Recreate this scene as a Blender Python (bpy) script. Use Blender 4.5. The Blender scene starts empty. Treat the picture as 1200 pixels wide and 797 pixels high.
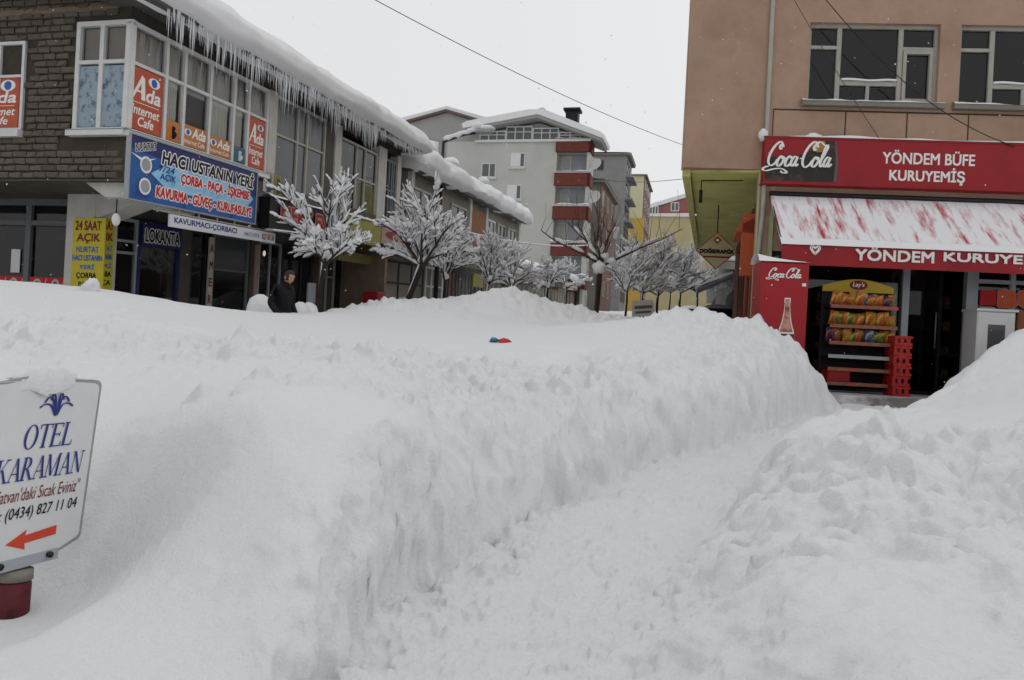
import bpy, bmesh, math, random
import numpy as np
from mathutils import Vector, Matrix, noise as mnoise

# ------------------------------------------------------------------ camera, sky, sun, exposure
scene = bpy.context.scene
COL = scene.collection
EYE = Vector((0.0, 0.0, 1.5))
FPX = 915.0                      # focal length in pixels of the 1200 px wide photograph
ROLL = math.radians(3.0)
cam_data = bpy.data.cameras.new('camera')
cam_data.sensor_width = 36.0
cam_data.lens = 36.0 * FPX / 1200.0
cam_data.clip_start = 0.05
cam_data.clip_end = 2000.0
cam = bpy.data.objects.new('camera', cam_data)
COL.objects.link(cam)
cam.matrix_world = (Matrix.Translation(EYE) @ Matrix.Rotation(math.radians(90), 4, 'X')
                    @ Matrix.Rotation(ROLL, 4, 'Z'))
scene.camera = cam

SUN_EL, SUN_AZ = math.radians(40), math.radians(48)
world = bpy.data.worlds.new('World')
scene.world = world
world.use_nodes = True
wn, wl = world.node_tree.nodes, world.node_tree.links
wn.clear()
w_out = wn.new('ShaderNodeOutputWorld')
w_bg = wn.new('ShaderNodeBackground')
w_bg.inputs['Strength'].default_value = 0.1
w_sky = wn.new('ShaderNodeTexSky')
w_sky.sky_type = 'NISHITA'
w_sky.sun_disc = False
w_sky.sun_elevation = SUN_EL
w_sky.sun_rotation = SUN_AZ
w_sky.dust_density = 6.0
w_hsv = wn.new('ShaderNodeHueSaturation')
w_hsv.inputs['Saturation'].default_value = 0.08
w_mix = wn.new('ShaderNodeMixRGB')           # even overcast cloud layer over the clear sky
w_mix.inputs['Fac'].default_value = 0.9
w_mix.inputs['Color2'].default_value = (6.45, 6.5, 6.6, 1)
wl.new(w_sky.outputs[0], w_hsv.inputs['Color'])
wl.new(w_hsv.outputs[0], w_mix.inputs['Color1'])
wl.new(w_mix.outputs[0], w_bg.inputs['Color'])
wl.new(w_bg.outputs[0], w_out.inputs['Surface'])

sun_data = bpy.data.lights.new('sun', 'SUN')
sun_data.energy = 1.3
sun_data.angle = math.radians(12)
sun_data.color = (1.0, 0.98, 0.95)
sun = bpy.data.objects.new('sun', sun_data)
COL.objects.link(sun)
sun.location = (0, 0, 40)
sd_ = Vector((math.sin(SUN_AZ) * math.cos(SUN_EL), math.cos(SUN_AZ) * math.cos(SUN_EL), math.sin(SUN_EL)))
sun.rotation_euler = sd_.to_track_quat('Z', 'Y').to_euler()

vs = scene.view_settings
vs.view_transform = 'Standard'
vs.look = 'None'
vs.exposure = 0.31
vs.gamma = 1.0
vs.use_curve_mapping = False
scene.cycles.max_bounces = 6
scene.cycles.transparent_max_bounces = 16

# ------------------------------------------------------------------ pixel helpers and frames
_c, _s = math.cos(ROLL), math.sin(ROLL)
def ray(u, v):
    dx, dy = u - 600.0, v - 398.5
    return Vector(((dx * _c + dy * _s) / FPX, 1.0, -(-dx * _s + dy * _c) / FPX))
def at(u, v, Y):
    return EYE + ray(u, v) * Y

class Frame:
    """s along the facade, d out of it, h above the local ground (which climbs with s)."""
    def __init__(self, o, az, slope=0.0, right=True):
        self.o = Vector(o)
        self.ds = Vector((math.sin(az), math.cos(az), 0))
        self.dn = Vector((self.ds.y, -self.ds.x, 0))
        self.slope = slope
    def __call__(self, s, d, h):
        p = self.o + self.ds * s + self.dn * d
        return Vector((p.x, p.y, self.o.z + self.slope * s + h))
    def pix(self, u, v, d=0.0):
        r = ray(u, v)
        n = self.dn
        t = ((self.o - EYE).dot(n) + d) / r.dot(n)
        p = EYE + r * t
        s = (p - self.o).dot(self.ds)
        return s, p.z - self.o.z - self.slope * s

STREET = math.radians(13.9)
LF = Frame((-7.05, 13.9, 0.97), STREET, 0.044)                       # left row, street side
FF = Frame((-7.05, 13.9, 0.97), STREET + math.pi / 2, 0.0)           # left corner house, side facing us (s < 0)
RF = Frame((4.48, 14.52, 0.86), math.radians(95.0), 0.0)              # right house front
# side of the right house: s runs up the street, d points to the street (left)
class SideFrame(Frame):
    def __init__(self, o, az, slope):
        super().__init__(o, az, slope)
        self.dn = -self.dn
SF = SideFrame((4.48, 14.52, 0.86), STREET, 0.044)
IDF = lambda x, y, z: Vector((x, y, z))

# ------------------------------------------------------------------ materials
def lin(c):
    c /= 255.0
    return c / 12.92 if c <= 0.04045 else ((c + 0.055) / 1.055) ** 2.4
def rgb(r, g, b, k=1.0):
    return tuple(min(0.9, lin(x) * k) for x in (r, g, b))
MATS = {}
def mat(name, color, rough=0.7, var=0.12, scale=3.0, bump=0.0, bscale=40.0, metal=0.0, spec=0.4,
        color2=None, c2scale=1.0, c2lo=0.5, c2hi=0.62, emit=0.0, stretch=(1, 1, 1), rand=0.0):
    m = bpy.data.materials.new(name)
    m.use_nodes = True
    nt = m.node_tree
    b = nt.nodes['Principled BSDF']
    b.inputs['Roughness'].default_value = rough
    b.inputs['Metallic'].default_value = metal
    b.inputs['Specular IOR Level'].default_value = spec
    tc = nt.nodes.new('ShaderNodeTexCoord')
    mp = nt.nodes.new('ShaderNodeMapping')
    mp.inputs['Scale'].default_value = stretch
    nt.links.new(tc.outputs['Object'], mp.inputs['Vector'])
    n1 = nt.nodes.new('ShaderNodeTexNoise')
    n1.inputs['Scale'].default_value = scale
    n1.inputs['Detail'].default_value = 6
    n1.inputs['Roughness'].default_value = 0.65
    nt.links.new(mp.outputs[0], n1.inputs['Vector'])
    r1 = nt.nodes.new('ShaderNodeMapRange')
    r1.inputs[1].default_value = 0.25
    r1.inputs[2].default_value = 0.75
    r1.inputs[3].default_value = 1.0 - var
    r1.inputs[4].default_value = 1.0 + var
    nt.links.new(n1.outputs['Fac'], r1.inputs[0])
    base = nt.nodes.new('ShaderNodeMixRGB')
    base.inputs['Color1'].default_value = (*color, 1)
    base.inputs['Color2'].default_value = (*(color2 or color), 1)
    base.inputs['Fac'].default_value = 0.0
    if color2:
        n2 = nt.nodes.new('ShaderNodeTexNoise')
        n2.inputs['Scale'].default_value = c2scale
        n2.inputs['Detail'].default_value = 8
        n2.inputs['Roughness'].default_value = 0.7
        nt.links.new(mp.outputs[0], n2.inputs['Vector'])
        r2 = nt.nodes.new('ShaderNodeMapRange')
        r2.inputs[1].default_value = c2lo
        r2.inputs[2].default_value = c2hi
        nt.links.new(n2.outputs['Fac'], r2.inputs[0])
        nt.links.new(r2.outputs[0], base.inputs['Fac'])
    mul = nt.nodes.new('ShaderNodeMixRGB')
    mul.blend_type = 'MULTIPLY'
    mul.inputs['Fac'].default_value = 1.0
    nt.links.new(base.outputs[0], mul.inputs['Color1'])
    nt.links.new(r1.outputs[0], mul.inputs['Color2'])
    nt.links.new(mul.outputs[0], b.inputs['Base Color'])
    if bump > 0:
        nb = nt.nodes.new('ShaderNodeTexNoise')
        nb.inputs['Scale'].default_value = bscale
        nb.inputs['Detail'].default_value = 5
        nt.links.new(mp.outputs[0], nb.inputs['Vector'])
        bp = nt.nodes.new('ShaderNodeBump')
        bp.inputs['Strength'].default_value = bump
        bp.inputs['Distance'].default_value = 0.02
        nt.links.new(nb.outputs['Fac'], bp.inputs['Height'])
        nt.links.new(bp.outputs[0], b.inputs['Normal'])
    if emit > 0:
        b.inputs['Emission Color'].default_value = (*color, 1)
        b.inputs['Emission Strength'].default_value = emit
    MATS[name] = m
    if rand > 0:                                   # every object of this material a little lighter or darker
        oi = nt.nodes.new('ShaderNodeObjectInfo')
        rr = nt.nodes.new('ShaderNodeMapRange')
        rr.inputs[3].default_value = 1 - rand; rr.inputs[4].default_value = 1 + rand
        nt.links.new(oi.outputs['Random'], rr.inputs[0])
        mu2 = nt.nodes.new('ShaderNodeMixRGB'); mu2.blend_type = 'MULTIPLY'; mu2.inputs['Fac'].default_value = 1
        nt.links.new(mul.outputs[0], mu2.inputs['Color1']); nt.links.new(rr.outputs[0], mu2.inputs['Color2'])
        nt.links.new(mu2.outputs[0], b.inputs['Base Color'])
    return m
def glass(name, tint, clear, rough=0.03):
    """window glass: see-through by 'clear', the rest a dark pane, both with a glossy coat"""
    m = bpy.data.materials.new(name)
    m.use_nodes = True
    nt = m.node_tree
    nt.nodes.clear()
    out = nt.nodes.new('ShaderNodeOutputMaterial')
    tr = nt.nodes.new('ShaderNodeBsdfTransparent')
    tr.inputs[0].default_value = (0.93, 0.95, 0.95, 1)
    df = nt.nodes.new('ShaderNodeBsdfDiffuse')
    df.inputs[0].default_value = (*tint, 1)
    mx = nt.nodes.new('ShaderNodeMixShader')
    mx.inputs[0].default_value = clear
    gl = nt.nodes.new('ShaderNodeBsdfGlossy')
    gl.inputs['Roughness'].default_value = rough
    fr = nt.nodes.new('ShaderNodeFresnel')
    fr.inputs[0].default_value = 1.5
    geo = nt.nodes.new('ShaderNodeNewGeometry')
    ir = nt.nodes.new('ShaderNodeMath'); ir.operation = 'MULTIPLY_ADD'      # same reflectance on both faces of the thin pane
    ir.inputs[1].default_value = 1 / 1.5 - 1.5; ir.inputs[2].default_value = 1.5
    nt.links.new(geo.outputs['Backfacing'], ir.inputs[0]); nt.links.new(ir.outputs[0], fr.inputs[0])
    m2 = nt.nodes.new('ShaderNodeMixShader')
    L = nt.links.new
    L(df.outputs[0], mx.inputs[1]); L(tr.outputs[0], mx.inputs[2])
    L(fr.outputs[0], m2.inputs[0]); L(mx.outputs[0], m2.inputs[1]); L(gl.outputs[0], m2.inputs[2])
    L(m2.outputs[0], out.inputs[0])
    MATS[name] = m
    return m

def snow_mat(name, bump=0.5, s1=9.0, s2=60.0, dist=0.02):
    m = bpy.data.materials.new(name)
    m.use_nodes = True
    nt = m.node_tree
    L = nt.links.new
    b = nt.nodes['Principled BSDF']
    b.inputs['Roughness'].default_value = 0.85
    b.inputs['Specular IOR Level'].default_value = 0.15
    tc = nt.nodes.new('ShaderNodeTexCoord')
    na = nt.nodes.new('ShaderNodeTexNoise'); na.inputs['Scale'].default_value = 1.3; na.inputs['Detail'].default_value = 5
    cr = nt.nodes.new('ShaderNodeMixRGB')
    cr.inputs['Color1'].default_value = (0.81, 0.82, 0.835, 1)
    cr.inputs['Color2'].default_value = (0.845, 0.85, 0.855, 1)
    L(tc.outputs['Object'], na.inputs['Vector']); L(na.outputs['Fac'], cr.inputs['Fac'])
    L(cr.outputs[0], b.inputs['Base Color'])
    n1 = nt.nodes.new('ShaderNodeTexNoise'); n1.inputs['Scale'].default_value = s1
    n1.inputs['Detail'].default_value = 8; n1.inputs['Roughness'].default_value = 0.62
    n2 = nt.nodes.new('ShaderNodeTexNoise'); n2.inputs['Scale'].default_value = s2
    n2.inputs['Detail'].default_value = 4; n2.inputs['Roughness'].default_value = 0.7
    L(tc.outputs['Object'], n1.inputs['Vector']); L(tc.outputs['Object'], n2.inputs['Vector'])
    ad = nt.nodes.new('ShaderNodeMath'); ad.operation = 'MULTIPLY_ADD'
    ad.inputs[1].default_value = 0.35
    L(n2.outputs['Fac'], ad.inputs[0]); L(n1.outputs['Fac'], ad.inputs[2])
    bp = nt.nodes.new('ShaderNodeBump')
    bp.inputs['Strength'].default_value = bump
    bp.inputs['Distance'].default_value = dist
    L(ad.outputs[0], bp.inputs['Height']); L(bp.outputs[0], b.inputs['Normal'])
    MATS[name] = m
    return m

snow_mat('snow', .8, 14.0, 70.0, .03)
snow_mat('roof_snow', 0.35, 3.0, 25.0, 0.04)
snow_mat('tree_snow', 0.3, 20.0, 60.0, 0.02)
mat('stone', rgb(94, 87, 77, 1.5), 0.9, 0.3, 5, 0.6, 30, color2=rgb(72, 64, 56, 1.6), c2scale=4, c2lo=.4, c2hi=.7, rand=.15)
mat('mortar', rgb(66, 60, 53, 1.4), 0.95, 0.2, 6, 0.5, 60)
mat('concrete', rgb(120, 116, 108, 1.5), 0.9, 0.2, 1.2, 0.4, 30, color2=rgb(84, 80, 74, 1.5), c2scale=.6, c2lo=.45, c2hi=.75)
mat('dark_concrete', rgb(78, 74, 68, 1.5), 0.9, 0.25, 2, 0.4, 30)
mat('pale_wall', rgb(178, 178, 172, 1.25), 0.85, 0.1, .6, 0.2, 30, color2=rgb(150, 150, 146, 1.25), c2scale=.3, c2lo=.5, c2hi=.8)
mat('gable_wall', rgb(150, 150, 147, 1.25), 0.85, 0.1, .6, 0.2, 30)
mat('grey_block', rgb(138, 138, 136, 1.2), 0.9, 0.14, .8, 0.3, 20)
mat('cream_wall', rgb(196, 192, 158, 1.2), 0.85, 0.08, .5)
mat('yellow_wall', rgb(200, 168, 84, 1.0), 0.85, 0.08, .5)
mat('beige_wall', rgb(190, 178, 140, 1.05), 0.85, 0.08, .5)
mat('rose_wall', rgb(160, 100, 98, 1.0), 0.85, 0.08, .5)
mat('brick_red', rgb(124, 66, 56, .95), 0.85, 0.2, 4, 0.3, 30)
mat('far_brick', rgb(128, 98, 88, 1.0), 0.85, 0.2, 3)
mat('stucco', rgb(150, 124, 106, 1.6), 0.92, 0.15, 2.2, 0.5, 120, color2=rgb(122, 99, 84, 1.55), c2scale=1.1, c2lo=.48, c2hi=.72)
mat('joint', rgb(70, 58, 48, 1.3), 0.9, .1)
mat('green_paint', rgb(168, 168, 102, 1.5), 0.75, 0.12, 1.4, 0.15, 20, color2=rgb(140, 142, 74, 1.5), c2scale=1.2, c2lo=.52, c2hi=.75)
mat('pale_green', rgb(168, 172, 132, 1.3), 0.8, 0.15, 2, 0.2, 20)
mat('orange_brown', rgb(158, 72, 40, 1.3), 0.75, 0.2, 2, 0.2, 20)
mat('rust_door', rgb(92, 44, 34, 1.3), 0.7, 0.3, 3)
mat('white_frame', rgb(205, 205, 203, 1.1), 0.55, 0.1, 4)
mat('dirty_white', rgb(176, 174, 168, 1.25), 0.7, 0.16, 2.5, 0.2, 30)
mat('alu', rgb(150, 154, 158, 1.2), 0.45, 0.08, 4, metal=.25)
mat('grey_frame', rgb(98, 102, 106, 1.3), 0.55, 0.12, 4)
mat('old_frame', rgb(160, 158, 148, 1.2), 0.7, 0.15, 4)
mat('dark_metal', rgb(48, 48, 50, 1.3), 0.5, 0.2, 4, metal=.3)
mat('black', rgb(22, 22, 23, 1.2), 0.6, 0.2, 4)
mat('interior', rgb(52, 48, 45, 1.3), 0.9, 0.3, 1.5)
mat('curtain', rgb(150, 138, 118, 1.1), 0.9, 0.15, 6, stretch=(6, 6, .4))
mat('brown_blind', rgb(112, 98, 84, 1.5), 0.9, 0.2, 3)
mat('pale_curtain', rgb(196, 192, 184, 1.3), 0.9, 0.12, 5, stretch=(8, 8, .3))
mat('white_shutter', rgb(214, 214, 212, 1.1), 0.7, 0.06, 3)
mat('roof_sheet', rgb(96, 92, 90, 1.2), 0.7, 0.2, 3)
mat('red_roof', rgb(104, 84, 78, 1.2), 0.7, 0.2, 3)
mat('ice', rgb(226, 230, 234, 1.1), 0.3, 0.1, 8, spec=.6)
mat('sign_red', rgb(160, 20, 30, 1.0), 0.45, 0.07, 2, color2=rgb(146, 18, 28, 1.0), c2scale=2.0)
mat('fridge_red', rgb(168, 16, 28, 1.0), 0.35, 0.05, 2)
mat('crate_red', rgb(176, 38, 30, 1.0), 0.5, 0.1, 5)
mat('text_white', rgb(228, 226, 222, 1.1), 0.6, 0.04, 5)
mat('text_black', rgb(24, 22, 24, 1.2), 0.6, 0.05, 5)
mat('text_red', rgb(178, 26, 34, 1.3), 0.6, 0.08, 5)
mat('text_navy', rgb(38, 52, 120, 1.3), 0.55, 0.08, 5)
mat('text_blue', rgb(40, 90, 170, 1.2), 0.55, 0.08, 5)
mat('text_orange', rgb(214, 92, 40, 1.2), 0.55, 0.08, 5)
mat('text_grey', rgb(88, 88, 96, 1.2), 0.55, 0.08, 5)
mat('text_dark_red', rgb(120, 34, 30, 1.3), 0.6, 0.1, 5)
mat('letter_edge', rgb(190, 120, 112, 1.1), 0.6, 0.1, 5)
mat('board_white', rgb(214, 214, 214, 1.05), 0.35, 0.05, 3)
mat('board_edge', rgb(150, 152, 152, 1.2), 0.45, 0.1, 3, metal=.2)
mat('maroon', rgb(92, 30, 38, 1.3), 0.6, 0.2, 8, color2=rgb(60, 24, 28, 1.2), c2scale=6)
mat('arrow_red', rgb(196, 66, 40, 1.2), 0.5, 0.05, 5)
mat('poster_red', rgb(188, 84, 50, 1.0), 0.5, 0.06, 3, color2=rgb(172, 60, 46, 1.0), c2scale=1.2)
mat('poster_orange', rgb(196, 124, 62, 1.0), 0.5, 0.06, 3, color2=rgb(188, 100, 50, 1.0), c2scale=2.5)
mat('poster_pale_blue', rgb(150, 166, 178, 1.0), 0.5, 0.1, 5, color2=rgb(70, 92, 116, 1.0), c2scale=6)
mat('poster_teal', rgb(58, 106, 122, 1.1), 0.5, 0.1, 5)
mat('banner_blue', rgb(44, 98, 166, 1.0), 0.45, 0.1, 2, color2=rgb(36, 62, 130, 1.0), c2scale=2.2)
mat('banner_navy', rgb(40, 48, 106, 1.0), 0.45, 0.1, 2)
mat('banner_sky', rgb(140, 190, 220, 1.15), 0.45, 0.08, 3, color2=rgb(104, 164, 208, 1.15), c2scale=4)
mat('yellow_sign', rgb(200, 186, 40, 1.0), 0.5, 0.06, 3)
mat('olive_sign', rgb(128, 126, 66, 1.25), 0.6, 0.15, 3)
mat('yellow_green_sign', rgb(150, 146, 66, 1.0), 0.6, 0.15, 3)
mat('pink_sign', rgb(170, 140, 136, 1.0), 0.6, 0.15, 3)
mat('plum_sign', rgb(112, 52, 58, 1.2), 0.6, 0.15, 3)
mat('header_yellow', rgb(214, 180, 36, .85), 0.45, 0.06, 3)
mat('snack_gold', rgb(214, 168, 52, .62), 0.3, 0.25, 20, color2=rgb(190, 60, 30), c2scale=14)
mat('snack_orange', rgb(222, 110, 44, .62), 0.3, 0.25, 20, color2=rgb(210, 190, 60), c2scale=14)
mat('snack_green', rgb(110, 140, 66, .62), 0.3, 0.25, 20, color2=rgb(220, 190, 60), c2scale=14)
mat('snack_purple', rgb(96, 66, 104, .62), 0.3, 0.25, 20, color2=rgb(200, 120, 60), c2scale=14)
mat('snack_blue', rgb(80, 104, 140, .62), 0.3, 0.25, 20, color2=rgb(210, 210, 200), c2scale=14)
mat('price_strip', rgb(186, 140, 110, .5), 0.5, 0.3, 20, color2=rgb(200, 60, 40), c2scale=9)
mat('cola_dark', rgb(42, 36, 34, 1.2), 0.4, 0.3, 5, color2=rgb(70, 54, 44, 1.2), c2scale=5)
mat('bottle_glass', rgb(196, 150, 130, 1.1), 0.3, 0.15, 6, color2=rgb(150, 66, 50), c2scale=5)
mat('bark', rgb(58, 51, 45, 1.0), 0.95, 0.3, 12, 0.6, 60)
mat('twig', rgb(78, 71, 64, 1.0), 0.95, 0.3, 12)
mat('russet_twig', rgb(96, 72, 58, 1.0), 0.95, 0.3, 12)
mat('coat', rgb(26, 26, 29, 1.2), 0.9, 0.2, 20, 0.3, 80)
mat('green_coat', rgb(92, 100, 48, 1.2), 0.9, 0.2, 20)
mat('trousers', rgb(44, 44, 50, 1.2), 0.9, 0.2, 20)
mat('skin', rgb(176, 132, 108, 1.15), 0.6, 0.06, 8)
mat('hair', rgb(52, 46, 42, 1.2), 0.85, 0.3, 60)
mat('pavement', rgb(120, 116, 114, 1.3), 0.85, 0.2, 3, 0.3, 20, color2=rgb(196, 196, 198, 1.2), c2scale=2.2, c2lo=.42, c2hi=.62, stretch=(.6, 3, 1))
mat('tarp_grey', rgb(150, 152, 152, 1.2), 0.8, 0.1, 3)
mat('wood_brown', rgb(126, 82, 46, 1.2), 0.7, 0.2, 5)
mat('lamp_lit', (1.0, 0.93, 0.78), 0.5, 0.0, 1, emit=6.0)
mat('litter_red', rgb(196, 60, 44, 1.1), 0.5, 0.2, 30)
mat('litter_blue', rgb(50, 120, 150, 1.1), 0.5, 0.2, 30)
mat('car_dark', rgb(70, 74, 76, 1.1), 0.3, 0.1, 3)
mat('car_maroon', rgb(90, 26, 34, 1.1), 0.3, 0.1, 3)
mat('cloth_grey', rgb(156, 160, 166, 1.2), 0.8, 0.12, 2)
glass('glass_clear', (.03, .03, .03), .95)
glass('glass_dark', (.022, .022, .024), .30)
glass('glass_opaque', (.03, .031, .034), .0, .05)
glass('glass_grey', (.10, .105, .11), .0, .08)
glass('glass_far', (.14, .15, .16), .0, .15)

# ------------------------------------------------------------------ mesh helpers
ORG = {}
class MB:
    def __init__(self):
        self.v, self.f, self.m, self.sm = [], [], [], []
    def add(self, vs_, fs_, mi=0, smooth=False):
        o = len(self.v)
        self.v.extend(tuple(p) for p in vs_)
        for f in fs_:
            self.f.append(tuple(o + i for i in f))
            self.m.append(mi)
            self.sm.append(smooth)
        return self
    def box(self, fr, s0, s1, d0, d1, h0, h1, mi=0):
        P = [fr(s, d, h) for h in (h0, h1) for d in (d0, d1) for s in (s0, s1)]
        return self.add(P, [(0, 1, 3, 2), (4, 6, 7, 5), (0, 4, 5, 1), (2, 3, 7, 6), (0, 2, 6, 4), (1, 5, 7, 3)], mi)
    def bbox(self, fr, s0, s1, d0, d1, h0, h1, b=.01, mi=0):
        """box with a chamfer round its outer (d1) face"""
        P = [fr(s0, d0, h0), fr(s1, d0, h0), fr(s1, d0, h1), fr(s0, d0, h1),
             fr(s0, d1 - b, h0), fr(s1, d1 - b, h0), fr(s1, d1 - b, h1), fr(s0, d1 - b, h1),
             fr(s0 + b, d1, h0 + b), fr(s1 - b, d1, h0 + b), fr(s1 - b, d1, h1 - b), fr(s0 + b, d1, h1 - b)]
        F = [(3, 2, 1, 0), (8, 9, 10, 11)]
        for i in range(4):
            j = (i + 1) % 4
            F += [(i, j, 4 + j, 4 + i), (4 + i, 4 + j, 8 + j, 8 + i)]
        return self.add(P, F, mi)
    def prism(self, fr, poly, d0, d1, mi=0):
        """polygon in (s, h), extruded from d0 to d1"""
        n = len(poly)
        P = [fr(s, d0, h) for s, h in poly] + [fr(s, d1, h) for s, h in poly]
        F = [tuple(range(n - 1, -1, -1)), tuple(range(n, 2 * n))]
        F += [(i, (i + 1) % n, n + (i + 1) % n, n + i) for i in range(n)]
        return self.add(P, F, mi)
    def extr(self, fr, prof, s0, s1, mi=0):
        """profile in (d, h), extruded from s0 to s1"""
        n = len(prof)
        P = [fr(s0, d, h) for d, h in prof] + [fr(s1, d, h) for d, h in prof]
        F = [tuple(range(n)), tuple(range(2 * n - 1, n - 1, -1))]
        F += [((i + 1) % n, i, n + i, n + (i + 1) % n) for i in range(n)]
        return self.add(P, F, mi)
    def tube(self, pts, rad, n=6, mi=0, cap=True, squash=None):
        pts = [Vector(p) for p in pts]
        if not hasattr(rad, '__len__'):
            rad = [rad] * len(pts)
        V, F = [], []
        up = Vector((0, 0, 1))
        for i, p in enumerate(pts):
            t = (pts[min(i + 1, len(pts) - 1)] - pts[max(i - 1, 0)])
            if t.length < 1e-9: t = Vector((0, 0, 1))
            t.normalize()
            a = t.cross(up)
            if a.length < .08: a = t.cross(Vector((1, 0, 0)))
            a.normalize()
            b = a.cross(t)
            w, hgt = squash or (1, 1)
            for k in range(n):
                q = 2 * math.pi * k / n
                V.append(p + (a * math.cos(q) * w + b * math.sin(q) * hgt) * rad[i])
        for i in range(len(pts) - 1):
            for k in range(n):
                k2 = (k + 1) % n
                F.append((i * n + k, i * n + k2, (i + 1) * n + k2, (i + 1) * n + k))
        if cap:
            F.append(tuple(range(n - 1, -1, -1)))
            F.append(tuple((len(pts) - 1) * n + k for k in range(n)))
        return self.add(V, F, mi, True)
    def blob(self, c, rx, ry, rz, seed=0, rough=.25, ns=8, nr=5, mi=0, freq=1.7):
        c = Vector(c)
        V = []
        off = Vector((seed * 3.7, seed * 1.3, seed * 7.1))
        def pt(d):
            k = 1 + rough * mnoise.noise(d * freq + off) * 1.6
            return c + Vector((d.x * rx, d.y * ry, d.z * rz)) * k
        V.append(pt(Vector((0, 0, 1))))
        for i in range(1, nr):
            th = math.pi * i / nr
            for k in range(ns):
                ph = 2 * math.pi * k / ns
                V.append(pt(Vector((math.sin(th) * math.cos(ph), math.sin(th) * math.sin(ph), math.cos(th)))))
        V.append(pt(Vector((0, 0, -1))))
        F = [(0, 1 + k, 1 + (k + 1) % ns) for k in range(ns)]
        for i in range(nr - 2):
            for k in range(ns):
                a, b = 1 + i * ns + k, 1 + i * ns + (k + 1) % ns
                F.append((a, a + ns, b + ns, b))
        o = 1 + (nr - 2) * ns
        F += [(o + (k + 1) % ns, o + k, len(V) - 1) for k in range(ns)]
        return self.add(V, F, mi, True)
    def grid(self, fn, nu, nv, mi=0, smooth=True):
        V = [fn(i / nu, j / nv) for j in range(nv + 1) for i in range(nu + 1)]
        F = [(j * (nu + 1) + i, j * (nu + 1) + i + 1, (j + 1) * (nu + 1) + i + 1, (j + 1) * (nu + 1) + i)
             for j in range(nv) for i in range(nu)]
        return self.add(V, F, mi, smooth)
    def build(self, name, mats, parent=None, origin=None):
        org = ORG[parent] if parent is not None else Vector(origin if origin is not None else (0, 0, 0))
        me = bpy.data.meshes.new(name)
        me.from_pydata([(x - org.x, y - org.y, z - org.z) for x, y, z in self.v], [], self.f)
        for m in (mats if isinstance(mats, (list, tuple)) else [mats]):
            me.materials.append(MATS[m])
        me.polygons.foreach_set('material_index', self.m)
        me.polygons.foreach_set('use_smooth', self.sm)
        me.update()
        o = bpy.data.objects.new(name, me)
        COL.objects.link(o)
        if parent is not None:
            o.parent = parent
        else:
            o.location = org
        ORG[o] = org
        return o
def tag(o, label=None, cat=None, group=None, kind=None):
    if label: o['label'] = label
    if cat: o['category'] = cat
    if group: o['group'] = group
    if kind: o['kind'] = kind
    return o
def thing(name, loc, label, cat, group=None):
    o = bpy.data.objects.new(name, None)
    COL.objects.link(o)
    o.location = loc
    o.empty_display_size = .2
    ORG[o] = Vector(loc)
    return tag(o, label, cat, group)
def B(fr, s0, s1, d0, d1, h0, h1, name, m, parent):
    return MB().box(fr, s0, s1, d0, d1, h0, h1).build(name, m, parent)

TXT = {}
def text_geo(body, bold=0.0, shear=0.0):
    """outline of a line of text, normalised to a unit box"""
    key = (body, bold, shear)
    if key in TXT: return TXT[key]
    cu = bpy.data.curves.new('txt', 'FONT')
    cu.body = body
    cu.size = 1.0
    cu.offset = bold
    cu.shear = shear
    cu.resolution_u = 3
    ob = bpy.data.objects.new('txt', cu)
    COL.objects.link(ob)
    dg = bpy.context.evaluated_depsgraph_get()
    me = bpy.data.meshes.new_from_object(ob.evaluated_get(dg))
    V = np.array([v.co[:] for v in me.vertices])
    F = [tuple(p.vertices) for p in me.polygons]
    bpy.data.objects.remove(ob)
    bpy.data.curves.remove(cu)
    bpy.data.meshes.remove(me)
    lo, hi = V.min(0), V.max(0)
    V[:, 0] = (V[:, 0] - lo[0]) / max(hi[0] - lo[0], 1e-6)
    V[:, 1] = (V[:, 1] - lo[1]) / max(hi[1] - lo[1], 1e-6)
    TXT[key] = (V, F)
    return TXT[key]
def lettering(body, fr, s0, s1, d, h0, h1, m, parent, bold=.02, shear=0.0, rot=0.0, name='lettering', outline=None, slant=0.0):
    """one line of print; weight comes from slightly shifted copies of the outline, each a hair proud of the last"""
    V, F = text_geo(body, 0.0, shear)
    w, hh = s1 - s0, h1 - h0
    def mp(x, y, dd, ox=0.0, oy=0.0):
        a, b = (x - .5) * w + ox * hh, (y - .5) * hh + oy * hh
        a, b = a * math.cos(rot) - b * math.sin(rot), a * math.sin(rot) + b * math.cos(rot)
        return fr((s0 + s1) / 2 + a, dd, (h0 + h1) / 2 + b + slant * a)
    mb = MB()
    mats = [m]
    def copies(e, n, dd, mi):
        for k in range(n):
            q = 2 * math.pi * (k + .5) / n
            mb.add([mp(x, y, dd + .00012 * k, e * math.cos(q), e * math.sin(q)) for x, y, _ in V], F, mi)
    e = bold * 1.6
    if outline:
        copies(e + .075, 8, d - .003, 1)
        mats.append(outline)
    if e > .004:
        copies(e, 4, d - .0008, 0)
    mb.add([mp(x, y, d) for x, y, _ in V], F, 0)
    return mb.build(name, mats, parent)

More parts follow.
